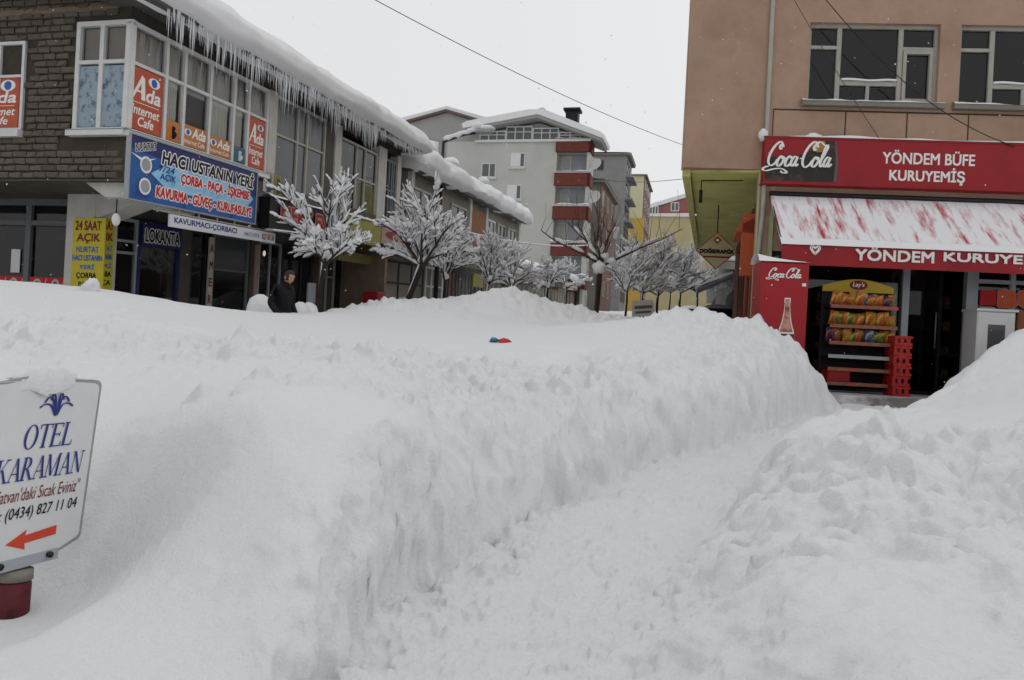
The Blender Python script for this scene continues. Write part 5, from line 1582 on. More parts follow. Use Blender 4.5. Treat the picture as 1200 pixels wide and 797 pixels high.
def dish(p, r, parent, m='white_frame'):
    d = MB()
    N = Vector((-.5, -.8, .35)).normalized(); A = N.cross(Vector((0, 0, 1))).normalized(); C2 = A.cross(N)
    V = [p - N * .12 * r]; F = []
    for i in range(1, 4):
        for k in range(14):
            q = 2 * math.pi * k / 14
            rr = r * i / 3
            V.append(p + (A * math.cos(q) + C2 * math.sin(q)) * rr + N * (.35 * r * (i / 3) ** 2 - .12 * r))
    F += [(0, 1 + k, 1 + (k + 1) % 14) for k in range(14)]
    for i in range(2):
        for k in range(14):
            a, b = 1 + i * 14 + k, 1 + i * 14 + (k + 1) % 14
            F.append((a, a + 14, b + 14, b))
    d.add(V, F, 0, True)
    d.tube([p - N * .1 * r, p - N * .5 * r - Vector((0, 0, r))], .04, 5)
    d.tube([p - C2 * r * .9, p + N * r * .9], .02, 4)
    return d.build('satellite_dish', m, parent)
dish(FB(X(623), -1.5, hR + .75), .6, r5)
dish(SB(.3, .5, Hh(679, 192)), .55, h5)
dish(SB(.5, .5, Hh(677, 230)), .6, h5)
# grey gable house behind, left
FB2, SB2 = corner_frames(556, 78, 3.4)
h6 = thing('gable_house', FB2(0, 0, 0), 'plain grey gable end house standing left behind the apartment block', 'building')
pk = FB2.pix(524, 132); lo_ = FB2.pix(470, 147); rr_ = FB2.pix(556, 146)
mb = MB(); mb.prism(FB2, [(lo_[0], -3), (0, -3), (0, rr_[1]), pk, lo_], -12, 0); mb.build('wall', 'gable_wall', h6)
for v in (164, 180): MB().box(FB2, lo_[0], 0, .0, .08, FB2.pix(520, v)[1] - .08, FB2.pix(520, v)[1] + .05).build('string_course', 'gable_wall', h6)
MB().box(FB2, FB2.pix(516, 180)[0] - .1, FB2.pix(516, 180)[0] + .1, 0, .08, -3, FB2.pix(516, 165)[1]).build('corner_strip', 'gable_wall', h6)
rf = MB(); rf.prism(FB2, [(lo_[0] - .6, lo_[1] - .15), pk, (.6, rr_[1] - .15), (.6, rr_[1] + .1), (pk[0], pk[1] + .25), (lo_[0] - .6, lo_[1] + .1)], -12.5, .4); r6 = rf.build('roof', 'red_roof', h6)
sn = MB(); sn.prism(FB2, [(lo_[0] - .7, lo_[1] + .12), (pk[0], pk[1] + .26), (.7, rr_[1] + .12), (.7, rr_[1] + .5), (pk[0], pk[1] + .62), (lo_[0] - .7, lo_[1] + .55)], -12.6, .2); sn.build('roof_snow', 'roof_snow', r6)
c = FB2(FB2.pix(505, 131)[0], -3, pk[1] - .2)
ch = MB(); ch.tube([c - Vector((0, 0, .8)), c + Vector((0, 0, .9))], .55, 8); ch.tube([c + Vector((0, 0, .9)), c + Vector((0, 0, 1.05))], .85, 8); ch.build('chimney', 'gable_wall', r6)

def far_house(u, Y, v_top, width, u_end, name, label, wm, sm=None, nwin=(3, 4), snow=True, zb=4.0, flat=True, side_windows=True, front_windows=True, wmats=('glass_far', 'white_frame')):
    F_, S_f = corner_frames(u, Y, zb)
    t = thing(name, F_(0, 0, 0), label, 'building')
    top = F_.pix(u, v_top)[1]
    length = S_f.pix(u_end, 260)[0]
    MB().box(F_, -width, -.0, -length, 0, -4, top).build('wall', wm, t)
    if sm: MB().box(S_f, .02, length - .05, 0, .12, -4, top - .02).build('side_wall', sm, t)
    d0 = .13 if sm else .01
    nf = max(1, int(top / 2.9))
    for k in range(nf):
        hz = top - 2.0 - k * 2.9
        if hz < -1: break
        if side_windows:
            for j in range(nwin[1]):
                a = .8 + j * (length - 1) / nwin[1]
                window(t, S_f, a, a + 1.3, hz, hz + 1.4, d0 + .05, gm=wmats[0], fm=wmats[1], fw=.1, dep=.05)
        if front_windows:
            for j in range(nwin[0]):
                a = -width + .8 + j * (width - 1) / nwin[0]
                window(t, F_, a, a + 1.2, hz, hz + 1.3, .05, gm=wmats[0], fm=wmats[1], fw=.1, dep=.05)
    ro = MB(); ro.box(F_, -width - .2, .5, -length - .2, .4, top, top + .2); r_ = ro.build('roof', 'concrete', t)
    if snow:
        s_ = MB(); s_.grid(lambda p, q: F_(-width - .25 + (width + .85) * p, -length - .2 + (length + .65) * q, top + .2 + .42 * (math.sin(math.pi * min(1, p * .97 + .015)) ** .3) * math.sin(math.pi * min(1, q * .99 + .005)) ** .25), 20, 20)
        s_.build('roof_snow', 'roof_snow', r_)
    return t, F_, S_f, top
t, F_, S_f, top = far_house(695, 76, 214, 8, 719, 'brick_house', 'brown brick house with a snowy eave right behind the apartment block', 'concrete', 'far_brick', (1, 3), zb=3.8, front_windows=False, wmats=('glass_far', 'old_frame'))
t, F_, S_f, top = far_house(724, 104, 182, 9, 737, 'concrete_block', 'bare grey concrete block rising behind the brown brick house', 'grey_block', None, (2, 3), zb=4.6, snow=True, wmats=('glass_opaque', 'grey_frame'))
for k in range(4):
    b = top - 2.6 - k * 3
    MB().box(S_f, .3, S_f.pix(736, 260)[0], 0, 1.0, b - .25, b).build('balcony', 'grey_block', t)
t, F_, S_f, top = far_house(746, 128, 206, 9, 760, 'cream_house', 'tall cream house with a yellow lower front up the street', 'cream_wall', 'far_brick', (1, 4), zb=5.8, front_windows=False, snow=False)
yh = F_.pix(740, 256)[1]
MB().box(F_, -5, .3, 0.02, .4, -4, yh).build('lower_front', 'yellow_wall', t)
# house closing the street
FE, SE = corner_frames(840, 150, 7.0)
t = thing('end_house', FE(0, 0, 0), 'rose and beige house with snowy gable closing the far end of the street', 'building')
xe0 = FE.pix(752, 300)[0]
hb_ = FE.pix(780, 254)[1]
MB().box(FE, xe0, 0, -10, 0, -6, hb_).build('wall', 'beige_wall', t)
p0 = FE.pix(752, 252); p1 = FE.pix(806, 228)
mb = MB(); mb.prism(FE, [(xe0 + 1, hb_), (0, hb_), (0, p1[1] - 1), p1, (xe0 + 1, p0[1] + 1.5)], -10, -2.5); mb.build('upper_wall', 'rose_wall', t)
sn = MB(); sn.prism(FE, [(xe0, hb_), (0, hb_), (0, hb_ + .8), (xe0, hb_ + .5)], -2.5, .5); sn.prism(FE, [(xe0, p0[1] + 1.5), p1, (0, p1[1] - 1), (0, p1[1] - .2), (p1[0], p1[1] + .8), (xe0, p0[1] + 2.3)], -10, -2.2); sn.build('roof_snow', 'roof_snow', t)
window(t, FE, FE.pix(786, 240)[0], FE.pix(795, 240)[0], hb_ + 1.6, hb_ + 3.2, -2.4, cols=(.5,), gm='glass_far', fm='white_frame', fw=.2)
window(t, FE, FE.pix(760, 250)[0], FE.pix(770, 250)[0], hb_ + .9, hb_ + 2.4, -2.4, cols=(.33, .66), gm='glass_far', fm='white_frame', fw=.2)

# next house on the right side of the street, seen under the soffit
h7 = thing('right_row_house', SF(18, 0, 0), 'grey house on the right beyond the green soffit', 'building')
MB().box(SF, 17.6, 40, -6, -.3, -1, 6.0).build('wall', 'concrete', h7)
for k in range(4):
    window(h7, SF, 18.4 + k * 5, 21.8 + k * 5, .1, 2.5, -.26, cols=(.5,), gm='glass_opaque', fm='grey_frame', fw=.1, name='shop_window')
MB().box(SF, 17.6, 40, -.3, .5, 3.2, 3.5).build('ledge', 'dirty_white', h7)
snow_roof(SF, 17.6, 40, [(-.2, 3.51), (.52, 3.52), (.56, 3.62), (.3, 3.75), (-.2, 3.8)], 4.4, 'ledge_snow', h7, 50, .05)
h8 = thing('far_right_house', SF(41, 0, 0), 'farther pale house on the right seen low under the green soffit', 'building')
MB().box(SF, 40.5, 120, -8, .3, -2, 6.5).build('wall', 'gable_wall', h8)
for k in range(6):
    window(h8, SF, 42 + k * 6, 45 + k * 6, .2, 2.6, .35, cols=(.5,), gm='glass_opaque', fm='grey_frame', fw=.12, name='shop_window')
MB().box(SF, 40.4, 120, .3, 1.0, 3.2, 3.5).build('ledge', 'dirty_white', h8)
t = thing('grey_awning', SF(19, .5, 2.2), 'grey awning hung with snow behind the diamond sign', 'awning')
mb = MB(); mb.extr(SF, [(-.2, 3.1), (1.35, 2.35), (1.35, 2.05), (1.32, 2.05), (1.32, 2.33), (-.2, 3.05)], 18.2, 23.5); mb.build('cloth', 'cloth_grey', t)
snow_roof(SF, 18.1, 23.6, [(-.1, 3.08), (1.38, 2.38), (1.40, 2.46), (1.2, 2.6), (-.1, 3.2)], 5.5, 'snow_cap', t, 30, .04)
c = at(823, 275, 33.0)
t = thing('parking_sign', c - Vector((0, 0, .4)), 'small blue parking sign with a white letter under the green soffit', 'sign')
PF = Frame(c, math.radians(100))
MB().box(PF, -.17, .17, -.02, .0, -.2, .2).build('plate', 'banner_navy', t)
lettering('P', PF, -.08, .10, .004, -.13, .15, 'text_white', t, .04)
MB().tube([c + Vector((0, .02, .3)), c + Vector((0, .02, .95))], .02, 5).build('hanger', 'dark_metal', t)

# ------------------------------------------------------------------ lamp post and wires
lp = at(516, 240, 30)
base = Vector((lp.x, lp.y, ground_z(lp.x, lp.y) - .2))
top = at(519.5, 166, 30); top.x, top.y = lp.x, lp.y
tip = at(560, 154, 29.2)
t = thing('street_lamp', base, 'slim grey street lamp with a snow covered arm rising behind the corner house', 'lamp')
MB().tube([base, Vector((lp.x, lp.y, top.z))], [.10, .055], 8).build('pole', 'dark_metal', t)
MB().tube([Vector((lp.x, lp.y, top.z - .02)), (Vector((lp.x, lp.y, top.z)) + tip) / 2 + Vector((0, 0, .02)), tip], .04, 7).build('arm', 'dark_metal', t)
mb = MB(); mb.blob(tip + Vector((.22, -.05, -.02)), .36, .14, .10, 1, .05, 12, 8); mb.build('lamp_head', 'alu', t)
mb = MB()
P0 = Vector((lp.x, lp.y, top.z))
mb.tube([P0 + (tip - P0) * (k / 12) + Vector((0, 0, .10 + .02 * math.sin(k * 2.1))) for k in range(13)], [.05] + [.10 + .02 * math.sin(k * 1.7) for k in range(11)] + [.1], 8)
mb.blob(tip + Vector((.0, 0, .2)), .22, .16, .16, 3, .2, 10, 7); mb.blob(tip + Vector((.35, -.05, .12)), .3, .15, .12, 5, .2, 10, 7)
mb.build('snow_cap', 'tree_snow', t)
def wire(name, pts, r, label, sag=.0, m='dark_metal', n=24):
    A, B_ = pts
    P = [A.lerp(B_, k / n) - Vector((0, 0, sag * 4 * (k / n) * (1 - k / n))) for k in range(n + 1)]
    mb = MB(); mb.tube(P, r, 5)
    o = mb.build(name, m, origin=A)
    tag(o, label, 'cable')
    return o
wire('overhead_cable', (at(425, -8, 19), at(812, 174, 34)), .011, 'overhead cable slanting down across the sky to the tan house', .25)
wire('overhead_cable', (at(688, 207, 64), at(806, 209, 40)), .016, 'thin level cable crossing the sky in front of the cream house', .3)
wire('snowy_cable', (at(540, 270, 30), at(692, 287, 40)), .035, 'snow coated cable strung over the low row house towards the flats', .25, 'tree_snow')
wire('facade_cable', (RF(P_(952, -20, .3), .3, RF.pix(952, -20, .3)[1]), RF(P_(1063, 99, .25), .25, RF.pix(1063, 99, .25)[1])), .009, 'dark cable hanging across the big window of the tan house', .08)
wire('facade_cable', (RF(P_(1063, 99, .25), .25, RF.pix(1063, 99, .25)[1]), RF(P_(1190, 172, .28), .28, RF.pix(1190, 172, .28)[1])), .009, 'dark cable running from the window down to the red sign', .12)
wire('facade_wire', (RF(P_(925, -10, .2), .2, RF.pix(925, -10, .2)[1]), RF(P_(1032, 165, .2), .2, RF.pix(1032, 165, .2)[1])), .006, 'thin wire slanting over the tan wall left of the window', .05)

# ------------------------------------------------------------------ snow laden trees
def grow_tree(base, height, spread, fork, r0, seed, lean=(0, 0), limbs=5, levels=3, snow=1.0, label='', group='snow laden street trees', twm='twig', bare=False, flat=.55):
    rd = random.Random(seed)
    t = thing('street_tree', base, label, 'tree', group)
    fk = base + Vector((lean[0], lean[1], fork))
    trunk = MB()
    b0 = base - Vector((0, 0, .35))
    trunk.tube([b0, b0.lerp(fk, .35) + Vector((rd.uniform(-.03, .03), rd.uniform(-.03, .03), 0)), b0.lerp(fk, .75) + Vector((rd.uniform(-.03, .03), 0, 0)), fk], [r0 * 1.15, r0 * .95, r0 * .85, r0 * .8], 8)
    crown, sn = MB(), MB()
    def branch(p, d, L, r, lev):
        n = 4 if lev < 2 else 3
        P = [p.copy()]
        dd = d.copy()
        for i in range(n):
            dd = (dd + Vector((rd.gauss(0, .05), rd.gauss(0, .05), rd.gauss(-.01, .04)))).normalized()
            P.append(P[-1] + dd * L / n)
        R = [max(.007, r * (1 - .5 * i / n)) for i in range(n + 1)]
        crown.tube(P, R, 6 if lev == 0 else (4 if lev == 1 else 3), cap=False)
        hz = math.sqrt(max(0, 1 - d.z * d.z))
        if snow > 0 and hz > .22:
            m_ = 6
            f0 = rd.uniform(.0, .25); 
            wsn = snow * (.013 + .012 * rd.random() ** 2) * (1.35 - .12 * lev) * (.35 + .85 * hz)
            Q = []
            for i in range(m_ + 1):
                f = f0 + (1 - f0) * i / m_
                x = f * n; j = min(int(x), n - 1)
                q = P[j].lerp(P[j + 1], x - j)
                Q.append(q + Vector((0, 0, R[j] * .9 + wsn * .9 + rd.gauss(0, .004))))
            rr = [wsn * (.3 if i in (0, m_) else rd.choice((.6, .8, 1.0, 1.15, 1.35))) for i in range(m_ + 1)]
            sn.tube(Q, rr, 5, squash=(1.35, .95))
        if lev < levels:
            k = rd.choice((3, 3, 4)) if lev else rd.choice((4, 5))
            for i in range(k):
                f = .22 + .74 * (i + rd.random() * .6) / k
                j = min(int(f * n), n - 1)
                q = P[j].lerp(P[j + 1], min(1, f * n - j))
                ax = dd.cross(Vector((rd.gauss(0, 1), rd.gauss(0, 1), rd.gauss(0, .8))))
                if ax.length < .01: ax = Vector((1, 0, 0))
                nd = Matrix.Rotation(math.radians(rd.uniform(14, 34)), 3, ax.normalized()) @ dd
                nd.z += .06
                nd.normalize()
                branch(q, nd, L * rd.uniform(.48, .70) * (1.12 - .3 * f), r * .56, lev + 1)
                if snow > 0 and lev < 2 and rd.random() < .8:      # snow webbed into the crotch
                    s_ = snow * rd.uniform(.035, .07)
                    mid = q + (dd + nd) * s_ * 1.6
                    e1 = q + dd * s_ * 3.2; e2 = q + nd * s_ * 3.2
                    up_ = Vector((0, 0, s_ * .9))
                    sn.add([q + up_ * .3, e1 + up_ * .4, mid + up_ * 1.5, e2 + up_ * .4, mid - up_ * .15], [(0, 1, 2), (0, 2, 3), (1, 4, 2), (4, 3, 2), (0, 4, 1), (0, 3, 4)], 0, True)
    crown_h = height - fork
    for i in range(limbs):
        a = 2 * math.pi * (i + rd.uniform(-.3, .3)) / limbs
        el = rd.choice((.35, .6, .9, 1.15)) + rd.uniform(-.12, .12)
        R_h, R_v = spread * .78, crown_h * .86
        d = Vector((math.cos(a) * math.cos(el) * R_h, math.sin(a) * math.cos(el) * R_h, math.sin(el) * R_v))
        branch(fk - Vector((0, 0, rd.uniform(0, .12) * fork)), d.normalized(), d.length * .72, r0 * .5, 0)
    branch(fk, Vector((rd.uniform(-.2, .2), rd.uniform(-.2, .2), 1)).normalized(), crown_h * .55, r0 * .5, 0)
    if snow > 0:
        s_ = .07 * snow
        sn.blob(fk + Vector((0, 0, .10)), s_ * 1.2, s_ * 1.2, s_ * 1.2, seed, .35, 9, 6)
        side = Vector((-r0 * .8, -r0 * .3, 0))
        sn.tube([b0.lerp(fk, f) + side * .75 for f in (.45, .6, .75, .9, 1.0)], [r0 * .15, r0 * .35, r0 * .25, r0 * .45, r0 * .5], 6)
    trunk.build('trunk', 'bark', t)
    tag(crown.build('crown', twm, t), kind='stuff')
    if snow > 0: tag(sn.build('branch_snow', 'tree_snow', t), kind='stuff')
    return t
def px_tree(u, Y, v_fork, v_top, half_px, seed, label, r0=.06, du=0, **kw):
    p = at(u, 370, Y)
    z = ground_z(p.x, p.y)
    base = Vector((p.x, p.y, z - .05))
    zf = at(u, v_fork, Y).z; zt = at(u, v_top, Y).z
    return grow_tree(base, zt - z, half_px * Y / FPX, max(.6, zf - z), r0, seed, lean=(du * Y / FPX, 0), label=label, **kw)
px_tree(371, 16.0, 300, 172, 70, 3, 'snow laden tree in front of the black shop sign, nearest the corner house', .055, 6, limbs=7, snow=1.3)
px_tree(467, 19.5, 306, 186, 66, 12, 'snow laden leaning tree with a thick forked trunk before the pinkish sign', .085, 24, limbs=8, snow=1.5)
px_tree(517, 23.0, 324, 232, 48, 23, 'smaller snow laden tree just right of the leaning forked tree', .065, 2, limbs=7, snow=1.5)
px_tree(567, 28.0, 328, 258, 50, 31, 'snow laden tree behind the highest snow heap', .06, 4, limbs=7, snow=1.6)
px_tree(597, 32.0, 332, 262, 50, 42, 'snow laden tree just right of the tree behind the snow heap', .07, 0, limbs=7, snow=1.6, twm='russet_twig')
px_tree(640, 35.0, 334, 292, 38, 53, 'small snow laden tree below the red balconies', .07, 0, limbs=7, snow=1.7)
px_tree(733, 27.0, 338, 276, 54, 61, 'low snow laden tree with a thin trunk right of the pruned tree', .045, 0, limbs=7, snow=1.5)
px_tree(748, 29.0, 338, 262, 54, 72, 'snow laden tree whose thin trunk stands second right of the pruned tree', .045, 4, limbs=7, snow=1.6)
px_tree(770, 31.0, 340, 258, 64, 83, 'broad snow laden tree behind the leaning notice', .06, 0, limbs=8, snow=1.6)
px_tree(796, 35.0, 340, 270, 58, 94, 'snow laden tree below the beige end house', .06, 0, limbs=7, snow=1.7)
px_tree(816, 40.0, 340, 284, 48, 105, 'far snow laden tree next to the green soffit', .06, 0, limbs=7, snow=1.7)
px_tree(784, 45.0, 340, 280, 48, 127, 'far snow laden tree half hidden in the right hand clump', .06, 0, limbs=7, snow=1.7)
px_tree(662, 44.0, 334, 294, 34, 116, 'far small snow laden tree left behind the pruned tree', .06, 0, limbs=7, snow=1.7)
# the hard pruned tree in the middle: stub head, a few long limbs with snow along them, upright whips
PY = 22.0
pb_ = at(697, 378, PY); pz_ = ground_z(pb_.x, pb_.y)
base = Vector((pb_.x, pb_.y, pz_ - .05))
t = thing('pruned_tree', base, 'hard pruned bare tree with long snow topped limbs in the open snow', 'tree')
fk = at(703, 318, PY)
mb = MB(); mb.tube([base - Vector((0, 0, .3)), base.lerp(fk, .5) + Vector((.02, 0, 0)), fk, at(704, 303, PY)], [.075, .065, .075, .10], 9); mb.build('trunk', 'bark', t)
cr, sn = MB(), MB()
rd = random.Random(77)
for (pts, r) in (([(703, 310), (688, 300), (668, 291), (650, 282), (634, 270)], .045), ([(705, 312), (720, 305), (735, 298), (752, 290), (775, 281), (800, 268)], .04), ([(703, 306), (694, 293), (684, 276), (676, 262)], .04),
                  ([(704, 304), (708, 288), (716, 272), (722, 262)], .04), ([(703, 303), (700, 284), (702, 264), (699, 244)], .035), ([(702, 305), (688, 284), (672, 268), (662, 258)], .03)):
    P = [at(u, v, PY + rd.uniform(-.3, .3) * k / 3) for k, (u, v) in enumerate(pts)]
    n = len(P)
    cr.tube(P, [r * (1 - .7 * k / (n - 1)) for k in range(n)], 6)
    for k in range(1, n - 1 if abs(pts[-1][0] - pts[0][0]) > 25 else 2):
        sn.tube([P[k - 1].lerp(P[k], f) + Vector((rd.gauss(0, .01), 0, r * .7 + .045)) for f in (.15, .4, .65, .95)], [.02, .055, .06, .03], 6)
    for k in range(1, n):                                  # whips
        for q in range(3):
            p = P[k - 1].lerp(P[k], rd.random())
            d = Vector((rd.gauss(0, .45), rd.gauss(0, .4), 1)).normalized() * rd.uniform(.5, 1.3)
            cr.tube([p, p + d * .5 + Vector((rd.gauss(0, .04), 0, 0)), p + d], [.009, .006, .003], 3, cap=False)
for q in range(26):
    p = at(704 + rd.uniform(-6, 6), 300 + rd.uniform(-6, 6), PY)
    d = Vector((rd.gauss(0, .28), rd.gauss(0, .3), 1)).normalized() * rd.uniform(.9, 1.7)
    cr.tube([p, p + d * .5 + Vector((rd.gauss(0, .05), 0, 0)), p + d], [.010, .006, .003], 3, cap=False)
sn.blob(at(702, 314, PY - .1), .17, .13, .17, 4, .4, 10, 7); sn.blob(at(709, 300, PY - .05), .12, .11, .10, 6, .4, 9, 6); sn.blob(at(722, 272, PY), .14, .1, .16, 9, .4, 9, 6); sn.blob(at(716, 306, PY), .18, .1, .08, 8, .4, 9, 6)
cr.build('crown', 'russet_twig', t); sn.build('branch_snow', 'tree_snow', t)
# leaning notice in the snow
c = at(754, 361, 24.0)
t = thing('leaning_notice', c - Vector((0, 0, .25)), 'tilted white notice board stuck in the snow before the trees', 'board')
NF = Frame(c, math.radians(80))
def NFt(s, d, h): return NF(s, d - .25 * h, h + .12 * s)
MB().prism(NFt, [(-.36, -.25), (.36, -.25), (.36, .15), (.28, .24), (-.30, .24), (-.36, .15)], -.03, 0).build('panel', 'dirty_white', t)
MB().box(NFt, -.28, .28, .0, .004, -.02, .08).build('print', 'text_grey', t); MB().box(NFt, -.26, .24, .0, .004, -.16, -.09).build('print', 'text_grey', t)
MB().tube([NFt(0, -.05, -.25), NFt(0, -.05, -.7)], .03, 6).build('post', 'dark_metal', t)

# ------------------------------------------------------------------ far parked cars
def car(c, az, m, label):
    t = thing('parked_car', c, label, 'car', 'cars parked up the street')
    f = Frame(c, az)
    b = MB(); b.extr(f, [(-.82, .3), (.82, .3), (.86, .62), (.8, .9), (-.8, .9), (-.86, .62)], -2.0, 2.0); b.build('body', m, t)
    b = MB()
    lo = [(-1.3, .9), (1.5, .9), (1.0, 1.42), (-.7, 1.42)]
    V = [f(s, d * (.78 if h < 1 else .62), h) for d in (-1, 1) for s, h in lo]
    b.add(V, [(0, 1, 2, 3), (7, 6, 5, 4), (0, 4, 5, 1), (1, 5, 6, 2), (2, 6, 7, 3), (3, 7, 4, 0)]); b.build('cabin', 'glass_opaque', t)
    b = MB(); b.box(f, -.72, 1.02, -.64, .64, 1.42, 1.47); b.build('roof', m, t)
    b = MB(); b.grid(lambda p, q: f(-.75 + 1.8 * p, -.66 + 1.32 * q, 1.475 + .22 * (math.sin(math.pi * p) * math.sin(math.pi * q)) ** .35), 12, 12); b.build('roof_snow', 'roof_snow', t)
    for s in (-1.25, 1.25):
        for d in (-.8, .8):
            b = MB(); b.tube([f(s, d - .1, .32), f(s, d + .1, .32)], .32, 12); b.build('wheel', 'black', t)
    for d in (-.6, .6):
        b = MB(); b.box(f, -2.03, -2.0, d - .16, d + .16, .62, .78); b.build('tail_light', 'text_red', t)
    return t
c = at(812, 352, 42); c.z = ground_z(c.x, c.y) - .25
car(c, STREET, 'car_dark', 'dark grey parked car under the far right snowy tree')
c = at(842, 350, 36); c.z = ground_z(c.x, c.y) - .1
car(c, STREET, 'car_maroon', 'maroon parked car below the diamond sign')

# ------------------------------------------------------------------ people
def skin_body(nodes, edges, name):
    me = bpy.data.meshes.new(name)
    keys = list(nodes)
    me.from_pydata([nodes[k][0] for k in keys], [(keys.index(a), keys.index(b)) for a, b in edges], [])
    o = bpy.data.objects.new(name, me)
    COL.objects.link(o)
    o.modifiers.new('skin', 'SKIN')
    for i, k in enumerate(keys):
        r = nodes[k][1]
        me.skin_vertices[0].data[i].radius = (r, r) if not hasattr(r, '__len__') else r
    me.skin_vertices[0].data[0].use_root = True
    sb = o.modifiers.new('sub', 'SUBSURF'); sb.levels = 2; sb.render_levels = 2
    dg = bpy.context.evaluated_depsgraph_get()
    m2 = bpy.data.meshes.new_from_object(o.evaluated_get(dg))
    V = [tuple(v.co) for v in m2.vertices]; F = [tuple(p.vertices) for p in m2.polygons]
    bpy.data.objects.remove(o); bpy.data.meshes.remove(me); bpy.data.meshes.remove(m2)
    return V, F
def head_geo(mb, c, Rm, s=1.0):
    """head facing +x: skull, brow, nose, chin, ears; hair is a separate mesh"""
    def fn(p, q):
        th = math.pi * q; ph = 2 * math.pi * p
        d = Vector((math.sin(th) * math.cos(ph), math.sin(th) * math.sin(ph), math.cos(th)))
        x, y, z = d.x * .098, d.y * .076, d.z * .122
        if z < 0:                       # jaw narrows
            y *= 1 - .32 * (-d.z); x *= 1 - .10 * (-d.z)
        if d.x > 0:
            x += .026 * math.exp(-((d.y * 5) ** 2)) * math.exp(-((z + .022) / .026) ** 2)           # nose
            x -= .010 * math.exp(-(((abs(d.y) - .38) * 6) ** 2)) * math.exp(-((z - .012) / .018) ** 2)  # eye sockets
            x += .008 * math.exp(-((z - .038) / .016) ** 2) * (1 if abs(d.y) < .7 else 0)
            x += .010 * math.exp(-((z + .098) / .022) ** 2) * math.exp(-((d.y * 3) ** 2))            # chin
            x += .005 * math.exp(-((d.y * 4) ** 2)) * math.exp(-((z + .062) / .010) ** 2)            # lips
        return c + Rm @ (Vector((x, y, z)) * s)
    mb.grid(fn, 36, 26, 2)
    for sg in (-1, 1):
        mb.blob(c + Rm @ (Vector((-.005, sg * .076, -.005)) * s), .022 * s, .010 * s, .032 * s, 3, .05, 8, 6, 2)
    for sg in (-1, 1):
        mb.blob(c + Rm @ (Vector((.084, sg * .031, .012)) * s), .008, .010, .007, 1, .0, 6, 4, 3)
    mb.blob(c + Rm @ (Vector((.094, 0, -.064)) * s), .005, .020, .004, 1, 0, 6, 4, 4)
def person(loc, yaw, nodes, edges, head, tilt, coat, label, low=.86, hair=True, scale=1.0):
    t = thing('person', loc, label, 'person')
    V, F = skin_body(nodes, edges, 'person_body')
    Rz = Matrix.Rotation(yaw, 3, 'Z')
    mb = MB()
    W = [Vector(loc) + Rz @ (Vector(p) * scale) for p in V]
    mb.add(W, F, 0, True)
    for i, f in enumerate(mb.f):
        z = sum(V[j][2] for j in f) / len(f)
        if z < low: mb.m[i] = 1
        if z < .08: mb.m[i] = 3
    Rh = Rz @ Matrix.Rotation(tilt, 3, 'Y')
    hc = Vector(loc) + Rz @ (Vector(head) * scale)
    head_geo(mb, hc, Rh, scale)
    mb.build('body', [coat, 'trousers', 'skin', 'black', 'text_dark_red'], t)
    hm = MB()
    def hf(p, q):
        th = math.pi * .62 * q; ph = 2 * math.pi * p
        d = Vector((math.sin(th) * math.cos(ph), math.sin(th) * math.sin(ph), math.cos(th)))
        if d.x > .0 and d.z < .62: 
            k = .90 if abs(d.y) < .75 else 1.0
        else: k = 1.08
        k += .02 * mnoise.noise(d * 9)
        return hc + Rh @ (Vector((d.x * .100, d.y * .079, d.z * .124)) * k * scale)
    hm.grid(hf, 30, 16); hm.build('hair', 'hair', t)
    cl = MB()
    nk = nodes['neck'][0]
    cl.tube([Vector(loc) + Rz @ (Vector((nk[0] - .02 + .0, 0, nk[2] - .09)) * scale), Vector(loc) + Rz @ (Vector((nk[0] - .005, 0, nk[2] + .01)) * scale)], [.098, .088], 14, cap=False); cl.build('collar', coat, t)
    return t
walk_nodes = {
    'pelvis': ((0, 0, .96), (.17, .13)), 'waist': ((.0, 0, 1.14), (.165, .13)), 'chest': ((.015, 0, 1.33), (.20, .155)), 'neckbase': ((.04, 0, 1.47), .085), 'neck': ((.065, 0, 1.535), .055),
    'shL': ((.015, .185, 1.42), .078), 'elL': ((-.05, .26, 1.16), .062), 'wrL': ((.10, .22, .98), .052), 'hdL': ((.17, .17, .95), .05),
    'shR': ((.015, -.185, 1.42), .078), 'elR': ((-.05, -.26, 1.16), .062), 'wrR': ((.10, -.22, .98), .052), 'hdR': ((.17, -.17, .95), .05),
    'skirt': ((.0, 0, .84), (.17, .14)),
    'hipL': ((.02, .095, .82), .10), 'knL': ((.14, .10, .48), .068), 'anL': ((.10, .10, .10), .05), 'toL': ((.24, .11, .04), .04),
    'hipR': ((-.02, -.095, .82), .10), 'knR': ((-.02, -.10, .47), .068), 'anR': ((-.20, -.10, .12), .05), 'toR': ((-.08, -.11, .04), .04)}
walk_edges = [('pelvis', 'waist'), ('waist', 'chest'), ('chest', 'neckbase'), ('neckbase', 'neck'), ('chest', 'shL'), ('shL', 'elL'), ('elL', 'wrL'), ('wrL', 'hdL'), ('chest', 'shR'), ('shR', 'elR'), ('elR', 'wrR'), ('wrR', 'hdR'),
              ('pelvis', 'skirt'), ('skirt', 'hipL'), ('hipL', 'knL'), ('knL', 'anL'), ('anL', 'toL'), ('skirt', 'hipR'), ('hipR', 'knR'), ('knR', 'anR'), ('anR', 'toR')]
mp_ = at(331, 366, 13.7)
hz_ = at(340, 317.5, 13.7).z
gz_ = hz_ - 1.74
person((mp_.x, mp_.y, gz_), math.radians(-28), walk_nodes, walk_edges, (.115, 0, 1.62), math.radians(20), 'coat', 'man in a black coat walking behind the snow bank, head bent down')
